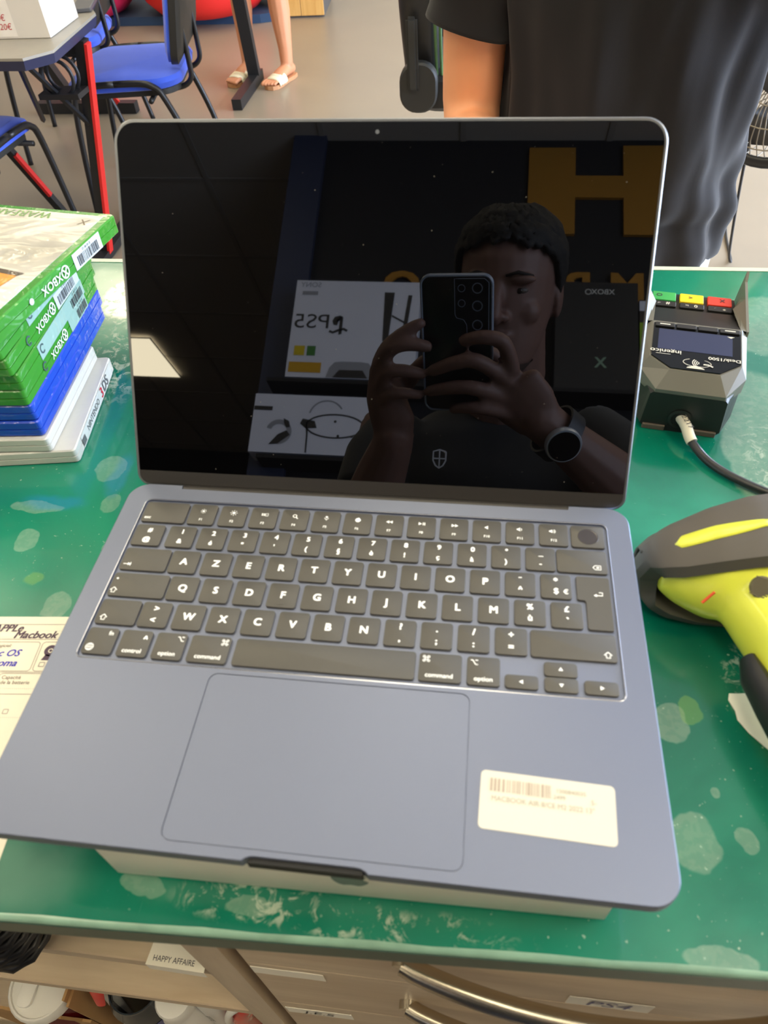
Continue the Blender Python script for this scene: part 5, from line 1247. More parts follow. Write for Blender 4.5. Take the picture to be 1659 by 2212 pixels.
# ------------------------------------------------------------------ people
from mathutils import noise as mnoise
M_skin = mat('skin_warm', rgb(242,170,124), rough=0.5, var=0.05, vscale=30, sss=0.08)
M_skin2 = mat('skin_tan', rgb(214,146,106), rough=0.5, var=0.05, vscale=30, sss=0.08)
M_skin3 = mat('skin_light', rgb(120,88,78), rough=0.55, var=0.05, vscale=30, sss=0.08)
M_hair = mat('dark_hair', rgb(20,16,14), rough=0.75, var=0.2, vscale=120, bump=0.5, bscale=300)
M_tee = mat('black_cotton', rgb(25,23,26), rough=0.95, sheen=0.15, var=0.12, vscale=14, bump=0.12, bscale=1500)
M_tee2 = mat('black_jersey', rgb(7,7,9), rough=0.85, sheen=0.2, var=0.1, bump=0.1, bscale=900)
M_grey_sh = mat('light_grey_fabric', rgb(196,196,192), rough=0.85, var=0.05, bump=0.1, bscale=900)
M_denim = mat('dark_denim', rgb(44,48,62), rough=0.85, var=0.1, bump=0.1, bscale=700)
M_shoe = mat('shoe_dark', rgb(40,40,44), rough=0.6)
M_eye = mat('eye_white', rgb(96,88,82), rough=0.4, var=0)
M_iris = mat('iris_dark', rgb(40,30,26), rough=0.2, var=0)
M_lip = mat('lip', rgb(160,96,84), rough=0.5)
LEV = [(-0.120,0.018,0.018,0.058),(-0.112,0.034,0.034,0.048),(-0.095,0.048,0.052,0.034),(-0.070,0.059,0.068,0.020),(-0.040,0.066,0.080,0.010),(-0.005,0.071,0.089,0.003),(0.030,0.0745,0.095,-0.002),(0.060,0.0735,0.093,-0.005),(0.088,0.062,0.077,-0.008),(0.106,0.042,0.052,-0.010),(0.116,0.018,0.022,-0.010)]
def head_frame(Hc, F, U, k=1.0):
    F = Vector(F).normalized(); U = Vector(U); U = (U-F*U.dot(F)).normalized(); S = F.cross(U)   # S: the person's own right is -S side
    Hc = Vector(Hc)
    return lambda s, f, u: Hc+S*(s*k)+F*(f*k)+U*(u*k), S, F, U
def add_head(bm, hf):
    P, S, F, U = hf; Mo = Matrix((S, F, U)).transposed()
    loft(bm, [[P(a*math.cos(k*2*PI/24), off+b*math.sin(k*2*PI/24), h) for k in range(24)] for h, a, b, off in LEV])
    tube(bm, [P(0,0.088,0.022), P(0,0.104,-0.005), P(0,0.110,-0.022), P(0,0.096,-0.030)], [(0.008,0.008),(0.010,0.010),(0.0125,0.010),(0.012,0.006)], 10)
    for s in (-1,1):
        sph(bm, P(s*0.031,0.082,0.028), (0.024,0.014,0.008), 10, Mo)      # brow
        sph(bm, P(s*0.034,0.060,-0.020), (0.026,0.020,0.022), 10, Mo)     # cheek
        sph(bm, P(s*0.076,-0.008,-0.004), (0.008,0.020,0.032), 12, Mo)    # ear
        sph(bm, P(s*0.0135,0.097,-0.026), (0.008,0.008,0.007), 8, Mo)
    sph(bm, P(0,0.086,-0.052), (0.024,0.010,0.007), 10, Mo); sph(bm, P(0,0.084,-0.064), (0.020,0.010,0.007), 10, Mo); sph(bm, P(0,0.074,-0.098), (0.020,0.016,0.014), 10, Mo)
def head_parts(hf, parent, L, beard=True):
    """eyes, brows, lips, hair, beard; L maps world to the thing's local frame"""
    P, S, F, U = hf; Mo = Matrix((S, F, U)).transposed()
    for s in (-1, 1):
        bm = B(); sph(bm, L(P(s*0.031,0.075,0.012)), (0.0115,0.010,0.0055), 12, Mo); e = mk('eye', bm, M_eye, parent, smooth=True)
        bm = B(); sph(bm, L(P(s*0.031,0.0832,0.0115)), (0.0044,0.0025,0.0042), 10, Mo); mk('iris', bm, M_iris, e, smooth=True)
        bm = B(); tube(bm, [L(P(s*0.012,0.0935,0.033)), L(P(s*0.030,0.0950,0.038)), L(P(s*0.050,0.082,0.033))], [0.0018,0.0028,0.0014], 8); mk('eyebrow', bm, M_hair, parent, smooth=True)
    bm = B(); sph(bm, L(P(0,0.0925,-0.058)), (0.021,0.006,0.0065), 10, Mo); mk('lips', bm, M_lip, parent, smooth=True)
    def lev(h):
        for A, C_ in zip(LEV[:-1], LEV[1:]):
            if h <= C_[0]:
                t_ = max(0, (h-A[0])/(C_[0]-A[0])); return [lerp(A[i], C_[i], t_) for i in (1,2,3)]
        return LEV[-1][1:]
    bm = B(); NA_ = 96; cols_ = []; rn_ = random.Random(5)
    for k in range(NA_):
        a_ = 2*PI*k/NA_; sn = math.sin(a_)
        lo = lerp(0.018, 0.080, max(0, sn)**0.6) if sn > 0 else lerp(0.018, -0.062, min(1, (-sn)**0.8))
        lo += (0.004*math.sin(k*1.9)+0.004*math.sin(k*0.7)-0.004)*max(0, sn)
        if 0.0 <= sn < 0.28: lo = lerp(0.0, 0.04, sn/0.28)-0.004
        c_ = []
        for q in range(19):
            h = lerp(lo, 0.113, (q/18)**0.85); x_, y_, o_ = lev(h); g_ = 1.040+0.05*min(1, q/5)+rn_.uniform(-0.022,0.022)*(1 if q < 17 else 0)
            c_.append(L(P(x_*g_*math.cos(a_), o_+y_*g_*sn, h*1.05+0.005*(q/18)+rn_.uniform(-0.0025,0.0025))))
        cols_.append(c_)
    loft(bm, [[cols_[k][q] for k in range(NA_)] for q in range(19)], (False, True))
    solid(mk('hair', bm, M_hair, parent, smooth=True), 0.006, 1)
    if beard:
        bm = B(); lps = []
        for h, a, b, off in LEV[0:5]:
            lps.append([L(P(a*1.03*math.cos(t_), off+b*1.03*math.sin(t_), h-0.002)) for t_ in [math.radians(d) for d in range(-20,201,11)]])
        ml = [[p for p in lp_] for lp_ in lps]
        loft(bm, ml[:3], (False, False), closed=False)
        mk('beard', bm, mat('stubble', rgb(70,54,46), rough=0.8, var=0.3, vscale=200), parent, smooth=True)
def cloth(bm_loops, amp, seed, extra=None):
    return bm_loops
def garment(bm, voxel, parent, name, material, folds=None, it=5):
    me = fuse(bm, voxel, it)
    if folds:
        for v in me.vertices: v.co = folds(v.co, v.normal)
    return mk(name, me, material, parent, smooth=True)

# ---- the man behind the counter -------------------------------------------------
mo = Vector((0.25, 0.98, 0.0))
man = thing('person', 'man in a faded black T-shirt standing behind the counter', 'person', mo)
def Lm(p): return Vector(p)-mo
hf = head_frame((0.245,0.93,1.575), (0,-1,-0.25), (0,-0.12,1))
bm = B(); add_head(bm, hf)
limb(bm, [(0.248,0.985,1.36),(0.246,0.965,1.47)], [0.062,0.056])
tube(bm, [(0.25,0.985,0.74),(0.25,0.985,0.86),(0.25,0.98,1.0),(0.25,0.985,1.2),(0.25,0.99,1.32),(0.25,0.99,1.38)], [(0.155,0.105),(0.150,0.10),(0.145,0.098),(0.165,0.105),(0.16,0.09),(0.10,0.06)], 20, up=(0,1,0))
# right arm of the man: hangs down, hand rests on the counter behind the laptop
limb(bm, [(0.075,0.985,1.335),(0.045,0.985,1.2),(0.034,0.985,1.05),(0.033,0.985,0.93),(0.036,0.94,0.895)], [0.060,0.052,0.046,0.0435,0.040])
limb(bm, [(0.036,0.95,0.895),(0.040,0.86,0.915),(0.052,0.75,0.945),(0.066,0.655,0.972)], [0.041,0.042,0.034,0.027])
# palm and fingers on the worktop edge
def hand_flat(bm, w, d, side):
    w = Vector(w); d = Vector(d).normalized(); s = Vector((-d.y, d.x, 0)).normalized()*side
    tube(bm, [w, w+d*0.05+Vector((0,0,-0.006)), w+d*0.09+Vector((0,0,-0.010))], [(0.028,0.018),(0.040,0.015),(0.041,0.013)], 14, up=(0,0,1))
    for k, (o_, l_) in enumerate(((-0.030,0.062),(-0.010,0.074),(0.010,0.070),(0.029,0.054))):
        a = w+d*0.085+s*o_+Vector((0,0,-0.010)); limb(bm, [a, a+d*l_*0.5+Vector((0,0,0.004)), a+d*l_+Vector((0,0,-0.008))], [0.0095,0.0088,0.0072], 10)
    a = w+d*0.03-s*0.03; limb(bm, [a, a+d*0.03-s*0.022+Vector((0,0,-0.008)), a+d*0.058-s*0.026+Vector((0,0,-0.012))], [0.0115,0.0105,0.0085], 10)
hand_flat(bm, (0.066,0.655,0.972), (0.10,-1,0), 1)
# left arm bent up in front of the chest (outside the picture)
limb(bm, [(0.43,0.985,1.335),(0.485,1.0,1.2),(0.50,0.99,1.06)], [0.060,0.052,0.044]); limb(bm, [(0.50,0.99,1.06),(0.44,0.86,1.13),(0.37,0.78,1.22)], [0.043,0.038,0.027])
hand_flat(bm, (0.37,0.78,1.22), (-0.7,-0.4,0.0), -1)
for s in (-1,1):
    x = 0.25+s*0.085
    limb(bm, [(x,0.985,0.80),(x+s*0.01,0.98,0.62),(x+s*0.012,0.98,0.46),(x+s*0.012,0.995,0.28),(x+s*0.012,0.995,0.09)], [0.088,0.075,0.056,0.052,0.036])
    limb(bm, [(x+s*0.012,1.0,0.05),(x+s*0.02,0.93,0.04),(x+s*0.028,0.84,0.032)], [0.036,0.036,0.028])
bm.transform(Matrix.Translation(-mo))
mk('body', fuse(bm, 0.0065, 5), M_skin, man, smooth=True)
head_parts(hf, man, Lm)
# T-shirt: high resolution loft with folds
bm = B(); ZS = [0.715,0.72,0.735,0.755,0.775,0.80,0.84,0.88,0.93,0.98,1.04,1.10,1.17,1.24,1.30,1.345,1.375,1.395]
RXl = [0.178,0.181,0.182,0.183,0.181,0.172,0.171,0.170,0.170,0.172,0.178,0.186,0.193,0.196,0.193,0.165,0.120,0.075]
RYl = [0.128,0.130,0.131,0.132,0.130,0.124,0.122,0.121,0.122,0.124,0.127,0.129,0.130,0.128,0.120,0.105,0.085,0.068]
def interp(z, A):
    for i in range(len(ZS)-1):
        if z <= ZS[i+1]: return lerp(A[i], A[i+1], (z-ZS[i])/(ZS[i+1]-ZS[i]))
    return A[-1]
def fold(a, z):
    q = 0.0
    x = math.cos(a)
    # long drapes falling from the chest, slanting
    q += 0.0048*math.sin(9*a+5.5*z+1.3*math.sin(7*z))*max(0,min(1,(1.22-z)/0.2))
    q += 0.0022*math.sin(15*a-9*z+1.0+1.2*math.sin(5*z+2*a))
    q += 0.009*mnoise.noise(Vector((2.2*math.cos(a)+5, 2.2*math.sin(a), z*5.0)))
    q += 0.006*mnoise.noise(Vector((6*math.cos(a), 6*math.sin(a)+3, z*9.0)))
    # bunched cross folds near the hem
    w = max(0, 1-abs(z-0.80)/0.085)
    q += 0.0085*w*math.sin(70*z+3.5*math.cos(a)+2.0*math.sin(2*a))
    return q
lps = []; NZ = 130; NA = 180
for i in range(NZ+1):
    z = lerp(ZS[0], ZS[-1], i/NZ); rx = interp(z, RXl); ry = interp(z, RYl); row_ = []
    for k in range(NA):
        a = 2*PI*k/NA; f = fold(a, z)*(1 if z < 1.3 else max(0,(1.395-z)/0.095)); e = 2.35
        ca, sa = math.cos(a), math.sin(a); sq = (abs(ca)**e+abs(sa)**e)**(-1/e)
        row_.append((0.2525-mo.x+(rx+f)*ca*sq, 0.985-mo.y+(ry+f)*sa*sq, z))
    lps.append(row_)
loft(bm, lps, (False, False))
sh = mk('t_shirt', bm, M_tee, man, smooth=True); solid(sh, 0.003, -1)
for s, pts, rad in ((-1, [(0.105,0.985,1.345),(0.055,0.985,1.26),(0.033,0.985,1.14),(0.027,0.984,1.030)], [0.070,0.068,0.064,0.060]), (1, [(0.40,0.985,1.345),(0.46,0.99,1.26),(0.495,0.997,1.15),(0.50,0.995,1.10)], [0.070,0.066,0.062,0.060])):
    bm = B(); P_ = catmull(pts, 10); R_ = []
    for i in range(len(P_)):
        t_ = i/(len(P_)-1)*(len(rad)-1); j = min(int(t_), len(rad)-2); R_.append(lerp(rad[j], rad[j+1], t_-j)+0.002*math.sin(i*1.1))
    tube(bm, [p-mo for p in P_], R_, 32, caps=False)
    if s == -1:
        for v in bm.verts:
            w_ = max(0, 1-(v.co.z-1.05)/0.12); v.co.z += -0.20*(v.co.x+mo.x-0.03)*w_
            v.co += Vector((1,0,0))*0.003*math.sin(v.co.z*60+v.co.y*40)
    solid(mk('sleeve', bm, M_tee, man, smooth=True), 0.003, -1)
# shorts
bm = B(); tube(bm, [(0.25,0.985,0.86),(0.25,0.985,0.78),(0.25,0.985,0.72),(0.25,0.985,0.66)], [(0.160,0.112),(0.168,0.118),(0.172,0.120),(0.172,0.118)], 24, up=(0,1,0))
for s in (-1,1): tube(bm, [(0.25+s*0.085,0.985,0.75),(0.25+s*0.092,0.985,0.6),(0.25+s*0.097,0.985,0.46)], [0.098,0.094,0.090], 20)
bm.transform(Matrix.Translation(-mo)); mk('shorts', fuse(bm, 0.007, 5), M_grey_sh, man, smooth=True)
for s in (-1,1):
    bm = B(); tube(bm, [(0.25+s*0.098,1.04,0.035),(0.25+s*0.10,0.98,0.045),(0.25+s*0.105,0.90,0.04),(0.25+s*0.112,0.80,0.032)], [(0.036,0.034),(0.042,0.045),(0.047,0.040),(0.036,0.028)], 16, up=(0,0,1)); bm.transform(Matrix.Translation(-mo)); mk('shoe', bm, M_shoe, man, smooth=True)

# ---- woman at the back: only her legs are in the picture -------------------------
wo = Vector((-1.17, 4.27, 0.0))
wom = thing('person', 'person with bare legs in cream strap sandals standing near the desk leg', 'person', wo)
def Lw(p): return Vector(p)-wo
bm = B(); hf = head_frame((-1.17,4.25,1.55), (0,-1,-0.1), (0,0,1)); add_head(bm, hf)
limb(bm, [(-1.17,4.28,1.34),(-1.17,4.27,1.46)], [0.052,0.048])
tube(bm, [(-1.17,4.28,0.80),(-1.17,4.29,0.90),(-1.17,4.28,1.04),(-1.17,4.27,1.22),(-1.17,4.28,1.33),(-1.17,4.28,1.38)], [(0.165,0.11),(0.168,0.112),(0.125,0.09),(0.15,0.105),(0.15,0.085),(0.08,0.05)], 20, up=(0,1,0))
for s in (-1,1):
    limb(bm, [(-1.17+s*0.165,4.28,1.33),(-1.17+s*0.215,4.29,1.08)], [0.045,0.036]); limb(bm, [(-1.17+s*0.215,4.29,1.08),(-1.17+s*0.235,4.22,0.86)], [0.035,0.024])
    w = Vector((-1.17+s*0.235,4.22,0.86)); limb(bm, [w, w+Vector((0,-0.02,-0.09))], [(0.022,0.016),(0.034,0.014)])
    for k in range(4): a = w+Vector((0,-0.02+0.018*(k-1.5),-0.085)); limb(bm, [a, a+Vector((0,-0.005,-0.04)), a+Vector((-s*0.01,-0.008,-0.075+0.006*abs(k-1.3)))], [0.008,0.0075,0.006], 8)
    a = w+Vector((0,-0.03,-0.03)); limb(bm, [a, a+Vector((0,-0.03,-0.035)), a+Vector((0,-0.035,-0.06))], [0.010,0.009,0.007], 8)
FT = {1: (Vector((-1.052,4.215,0)), Vector((-0.36,-0.93,0)).normalized()), -1: (Vector((-1.282,4.262,0)), Vector((-0.30,-0.95,0)).normalized())}
for s in (-1,1):
    h_, d = FT[s]; hip = Vector((-1.17+s*0.085,4.285,0.84)); kn = lerp(hip, h_, 0.52)+Vector((0,-0.015,0)); kn.z = 0.47
    calf = lerp(kn, h_, 0.35); calf.z = 0.32
    limb(bm, [hip, lerp(hip,kn,0.5)+Vector((0,-0.005,0)), kn, calf+Vector((0,0.014,0)), Vector((h_.x,h_.y+0.006,0.15)), Vector((h_.x,h_.y,0.075))], [0.088,0.075,0.054,0.056,0.038,0.034])
    sd = Vector((-d.y, d.x, 0))
    tube(bm, [h_-d*0.045+Vector((0,0,0.045)), h_+Vector((0,0,0.055)), h_+d*0.07+Vector((0,0,0.046)), h_+d*0.13+Vector((0,0,0.034)), h_+d*0.155+Vector((0,0,0.032))], [(0.026,0.024),(0.032,0.034),(0.038,0.024),(0.043,0.015),(0.040,0.011)], 16, up=(0,0,1))
    for k in range(5):
        q = (k-2)*0.017*s*1.0; l_ = (0.048,0.046,0.042,0.038,0.032)[k]; a = h_+d*0.150+sd*q+Vector((0,0,0.032)); limb(bm, [a, a+d*l_*0.6, a+d*l_+Vector((0,0,-0.004))], [(0.0115,0.010,0.0085,0.008,0.0075)[k]]*3, 8)
bm.transform(Matrix.Translation(-wo)); mk('body', fuse(bm, 0.005, 3), M_skin2, wom, smooth=True)
head_parts(hf, wom, Lw, beard=False)
bm = B(); tube(bm, [(-1.17,4.28,0.98),(-1.17,4.285,0.90),(-1.17,4.285,0.80),(-1.17,4.285,0.70)], [(0.15,0.105),(0.178,0.122),(0.182,0.126),(0.182,0.124)], 24, up=(0,1,0))
for s in (-1,1): tube(bm, [(-1.17+s*0.088,4.285,0.80),(-1.17+s*0.095,4.28,0.62)], [0.098,0.092], 18)
bm.transform(Matrix.Translation(-wo)); mk('shorts', fuse(bm, 0.008, 4), M_denim, wom, smooth=True)
bm = B(); tube(bm, [(-1.17,4.28,0.96),(-1.17,4.28,1.06),(-1.17,4.275,1.22),(-1.17,4.28,1.33),(-1.17,4.28,1.38)], [(0.155,0.11),(0.145,0.108),(0.165,0.118),(0.16,0.095),(0.09,0.06)], 24, up=(0,1,0))
for s in (-1,1): tube(bm, [(-1.17+s*0.14,4.28,1.34),(-1.17+s*0.195,4.285,1.18)], [0.058,0.052], 18)
bm.transform(Matrix.Translation(-wo)); mk('top', fuse(bm, 0.008, 4), M_grey_sh, wom, smooth=True)
M_sand = mat('cream_strap', rgb(244,232,196), rough=0.6, var=0.05); M_sole = mat('tan_sole', rgb(196,140,96), rough=0.6)
for s in (-1,1):
    h_, d = FT[s]; sd = Vector((-d.y, d.x, 0)); c = h_+d*0.075-wo
    bm = B(); ol = [(-0.135,0.0),(-0.128,0.026),(-0.09,0.036),(-0.02,0.036),(0.05,0.046),(0.095,0.044),(0.118,0.028),(0.125,0.0)]
    full = ol+[(a,-b) for a,b in reversed(ol[1:-1])]
    loft(bm, [[c+d*a+sd*b+Vector((0,0,z_)) for a,b in full] for z_ in (0.001,0.020)]); so = mk('sandal_sole', bm, M_sole, wom)
    for q in (0.022, 0.045, 0.068):
        bm = B(); prof = []
        for k in range(15):
            a = PI*k/14; b_ = 0.050*math.cos(a); z_ = 0.018+0.042*math.sin(a)**0.7*(1-0.25*(q-0.022)/0.046); prof.append([c+d*(q-0.015)+sd*b_+Vector((0,0,z_+0.001)), c+d*(q+0.013)+sd*b_+Vector((0,0,z_-0.006))])
        loft(bm, prof, (False, False), closed=False); solid(mk('sandal_strap', bm, M_sand, so, smooth=True), 0.004)

# ---- photographer, seen mirrored in the screen -----------------------------------
def cw(x, y, z): return CAM+AX_R*x+AX_D*y+AX_F*z
def mm(x, y, z): return cw(x/1000, y/1000, z/1000)
po = Vector((0.10, -0.68, 0.0))
ph = thing('person', 'photographer in a black T-shirt mirrored in the laptop screen', 'person', po)
def Lp(p): return Vector(p)-po
Uh = -AX_D; Fh = (AX_F-AX_R*0.10-AX_D*0.17)
hf = head_frame(cw(0.010,0.062,-0.290), Fh, Uh, 0.955)
bm = B(); add_head(bm, hf)
P, S, F, U = hf
limb(bm, [P(0,-0.015,-0.05), P(0,-0.045,-0.13), Vector((0.10,-0.66,1.36))], [0.056,0.058,0.066])
tube(bm, [(0.10,-0.68,0.86),(0.10,-0.68,0.98),(0.10,-0.68,1.10),(0.10,-0.675,1.25),(0.10,-0.67,1.34),(0.10,-0.665,1.385)], [(0.150,0.10),(0.145,0.10),(0.150,0.105),(0.17,0.11),(0.165,0.085),(0.09,0.05)], 20, up=(0,1,0))
SR, EL = Vector((0.285,-0.655,1.345)), cw(0.255,0.330,-0.085)
SL, ELl = Vector((-0.085,-0.67,1.35)), cw(-0.205,0.400,-0.105)
limb(bm, [SR, lerp(SR,EL,0.5), EL], [0.056,0.050,0.042]); limb(bm, [SL, lerp(SL,ELl,0.5), ELl], [0.056,0.050,0.042])
# right forearm, wrist, back of the hand, fingers across the back of the phone
limb(bm, [EL, mm(200,268,-55), mm(150,216,-35), mm(97,163,-19), mm(74,141,-14)], [0.042,0.044,0.036,0.027,0.027])
tube(bm, [mm(76,146,-14), mm(58,122,-9), mm(40,100,-5), mm(36,94,-4)], [(0.030,0.016),(0.038,0.016),(0.040,0.014),(0.036,0.012)], 14, up=tuple(AX_F))
for pts, r in (([(41,74,-2),(31,40,6),(8,32,11),(-14,37,8)], (10,9.6,8.8,7.5)), ([(36,88,-1),(2,60,13),(-24,62,14),(-52,74,9)], (10.2,9.8,9,7.6)),
               ([(35,110,-1),(0,93,14),(-28,93,14),(-56,100,9)], (10,9.6,8.8,7.4)), ([(38,130,-2),(8,119,12),(-10,119,12),(-28,123,8)], (9,8.6,7.8,6.6))):
    q = catmull([mm(*p) for p in pts], 4); limb(bm, q, [lerp(r[min(i//4,2)], r[min(i//4,2)+1], (i%4)/4)/1000 if i < 12 else r[3]/1000 for i in range(len(q))], 10)
limb(bm, catmull([mm(58,112,-16), mm(38,90,-28), mm(22,70,-24), mm(8,60,-19)], 4), [0.0125]*4+[0.0115]*4+[0.010]*4+[0.0085], 10)
# left forearm, palm beside the phone, fingers hooking round its left edge
limb(bm, [ELl, mm(-170,320,-70), mm(-140,247,-42), mm(-116,190,-24), mm(-112,172,-20)], [0.042,0.044,0.036,0.028,0.027])
tube(bm, [mm(-112,176,-20), mm(-112,150,-16), mm(-118,118,-12), mm(-119,86,-10)], [(0.026,0.018),(0.030,0.018),(0.026,0.018),(0.018,0.014)], 14, up=tuple(AX_F))
for pts, r in (([(-122,72,-8),(-108,49,2),(-88,31,6),(-66,19,3)], (10,9.6,8.6,7.2)), ([(-126,84,-6),(-104,50,9),(-82,41,12),(-58,45,8)], (10.2,9.8,9,7.6)),
               ([(-124,106,-6),(-108,78,9),(-88,74,12),(-66,79,8)], (10,9.6,8.8,7.4)), ([(-121,128,-6),(-106,107,8),(-90,103,11),(-70,106,8)], (9,8.6,7.8,6.6))):
    q = catmull([mm(*p) for p in pts], 4); limb(bm, q, [lerp(r[min(i//4,2)], r[min(i//4,2)+1], (i%4)/4)/1000 if i < 12 else r[3]/1000 for i in range(len(q))], 10)
limb(bm, catmull([mm(-114,140,-24), mm(-98,112,-34), mm(-80,88,-28), mm(-64,72,-20)], 4), [0.013]*4+[0.012]*4+[0.0105]*4+[0.009], 10)
for s in (-1,1):
    x = 0.10+s*0.085
    limb(bm, [(x,-0.68,0.86),(x+s*0.01,-0.675,0.66),(x+s*0.012,-0.67,0.47),(x+s*0.012,-0.685,0.28),(x+s*0.012,-0.69,0.09)], [0.085,0.074,0.056,0.052,0.036])
    limb(bm, [(x+s*0.012,-0.69,0.05),(x+s*0.02,-0.62,0.04),(x+s*0.028,-0.53,0.032)], [0.036,0.036,0.028])
bm.transform(Matrix.Translation(-po)); mk('body', fuse(bm, 0.0036, 3), M_skin3, ph, smooth=True)
head_parts(hf, ph, Lp)
bm = B(); tube(bm, [(0.10,-0.68,0.84),(0.10,-0.68,0.96),(0.10,-0.68,1.10),(0.10,-0.675,1.25),(0.10,-0.67,1.33),(0.10,-0.668,1.385),(0.10,-0.66,1.405)], [(0.172,0.122),(0.165,0.118),(0.17,0.122),(0.188,0.126),(0.186,0.102),(0.12,0.076),(0.082,0.066)], 28, up=(0,1,0))
tube(bm, [SR+Vector((-0.03,0,0.0)), lerp(SR,EL,0.3), lerp(SR,EL,0.66)], [0.070,0.066,0.062], 20); tube(bm, [SL+Vector((0.03,0,0)), lerp(SL,ELl,0.3), lerp(SL,ELl,0.66)], [0.070,0.066,0.062], 20)
bm.transform(Matrix.Translation(-po)); mk('t_shirt', fuse(bm, 0.007, 6), M_tee2, ph, smooth=True)
bm = B(); tube(bm, [(0.10,-0.68,0.97),(0.10,-0.68,0.88),(0.10,-0.68,0.78)], [(0.156,0.112),(0.168,0.118),(0.172,0.118)], 24, up=(0,1,0))
for s in (-1,1): tube(bm, [(0.10+s*0.086,-0.68,0.84),(0.10+s*0.095,-0.675,0.48),(0.10+s*0.098,-0.68,0.07)], [0.096,0.078,0.066], 18)
bm.transform(Matrix.Translation(-po)); mk('trousers', fuse(bm, 0.008, 4), M_denim, ph, smooth=True)
for s in (-1,1):
    bm = B(); tube(bm, [(0.10+s*0.098,-0.74,0.035),(0.10+s*0.10,-0.69,0.045),(0.10+s*0.105,-0.61,0.04),(0.10+s*0.112,-0.51,0.032)], [(0.036,0.034),(0.042,0.045),(0.047,0.040),(0.036,0.028)], 16, up=(0,0,1)); bm.transform(Matrix.Translation(-po)); mk('shoe', bm, M_shoe, ph, smooth=True)
# chest emblem and shoulder mark on the shirt
M_mark = mat('shirt_mark', rgb(190,190,196), rough=0.6, var=0)
c = Vector((0.012,-0.548,1.262)); Xm = Vector((-1,0,0)); Zm = Vector((0,0.25,0.97)).normalized()
bm = B()
shd = [(-0.010,0.012),(0,0.015),(0.010,0.012),(0.010,-0.002),(0.006,-0.010),(0,-0.014),(-0.006,-0.010),(-0.010,-0.002),(-0.010,0.012)]
stroke(bm, Lp(c), Xm, Zm, shd, 0.0024); stroke(bm, Lp(c), Xm, Zm, [(0,0.014),(0,-0.013)], 0.002); stroke(bm, Lp(c), Xm, Zm, [(-0.009,0.001),(0.009,0.001)], 0.002)
solid(mk('chest_emblem', bm, M_mark, ph, keep=True), 0.001)
# wristwatch on the right wrist
wc = mm(97,163,-19); wax = (mm(150,216,-35)-mm(74,141,-14)).normalized(); wn = (AX_F-AX_D*0.12+AX_R*0.12); wn = (wn-wax*wn.dot(wax)).normalized()
Mw = Matrix((wax, wn.cross(wax), wn)).transposed().to_4x4(); Mw.translation = wc+wn*0.030
bm = B(); lathe(bm, [(0.0195,-0.006),(0.0220,-0.003),(0.0225,0.003),(0.0212,0.006),(0.0200,0.0062)], 36, Matrix.Translation(-po) @ Mw); wcs = mk('watch_case', bm, mat('watch_steel', rgb(196,202,216), rough=0.35, metal=0.4, var=0), ph, smooth=40)
bm = B(); lathe(bm, [(0.0192,0.0060),(0.0192,0.0072),(0.0,0.0074)], 36, Matrix.Translation(-po) @ Mw); mk('watch_glass', bm, mat('watch_glass', rgb(10,11,16), rough=0.06, var=0), wcs, smooth=40)
bm = B(); bn2 = wn.cross(wax); lps = []
for k in range(-2, 27):
    a = PI/2+k*2*PI/28+0.26; ctr = wc-po+bn2*(0.0325*math.cos(a))+wn*(0.0310*math.sin(a)); nrm = (bn2*math.cos(a)+wn*math.sin(a))
    lps.append([ctr-wax*0.011, ctr+wax*0.011, ctr+wax*0.011+nrm*0.003, ctr-wax*0.011+nrm*0.003])
loft(bm, lps); mk('watch_strap', bm, mat('watch_strap', rgb(40,42,50), rough=0.5), ph, smooth=50)

# ---- the phone in his hands -------------------------------------------------------
fo = cw(-0.0243, 0.0480, -0.006)
fp = thing('smartphone', 'black smartphone in a clear case held up by the photographer', 'smartphone', fo)
def cl(x, y, z): return cw(x, y, z)-fo
cxp, cyp = -0.0243, 0.0480; PW, PHt = 0.0800, 0.1615
bm = B(); loft(bm, [[cl(x, y, z_) for x, y in rr(PW-2*i_, PHt-2*i_, 0.009-i_*0.5, 6, cxp, cyp)] for i_, z_ in ((0.002,-0.0110),(0.0008,-0.0100),(0.0008,-0.0040),(0.002,-0.0030))]); mk('body', bm, mat('phone_black', rgb(14,14,18), rough=0.2, var=0), fp, smooth=40)
bm = B(); 
P_ = [cl(x, y, -0.0042) for x, y in rr(PW+0.0015, PHt+0.0015, 0.0105, 6, cxp, cyp)]; tube(bm, P_, 0.0014, 8, closed=True); P_ = [cl(x, y, -0.0095) for x, y in rr(PW+0.0015, PHt+0.0015, 0.0105, 6, cxp, cyp)]; tube(bm, P_, 0.0014, 8, closed=True)
mk('clear_case_edge', bm, mat('clear_case', rgb(150,160,180), rough=0.15, var=0, alpha=1.0, spec=0.8), fp, smooth=True)
isl = [(-0.026,-0.0305),(-0.020,-0.0305),(0.008,-0.0305),(0.0128,-0.026),(0.0128,0.036),(0.006,0.043),(-0.006,0.043),(-0.012,0.036),(-0.0125,0.022),(-0.016,0.016),(-0.024,0.014),(-0.026,0.010)]
bm = B(); loft(bm, [[cl(x, y, z_) for x, y in isl] for z_ in (-0.0031,-0.0021)]); ci = mk('camera_island', bm, mat('island_black', rgb(10,10,12), rough=0.25, var=0), fp)
bm = B(); P_ = [cl(x, y, -0.0022) for x, y in isl]; tube(bm, P_, 0.0005, 6, closed=True); mk('island_rim', bm, mat('rim_grey', rgb(110,116,130), rough=0.3), ci)
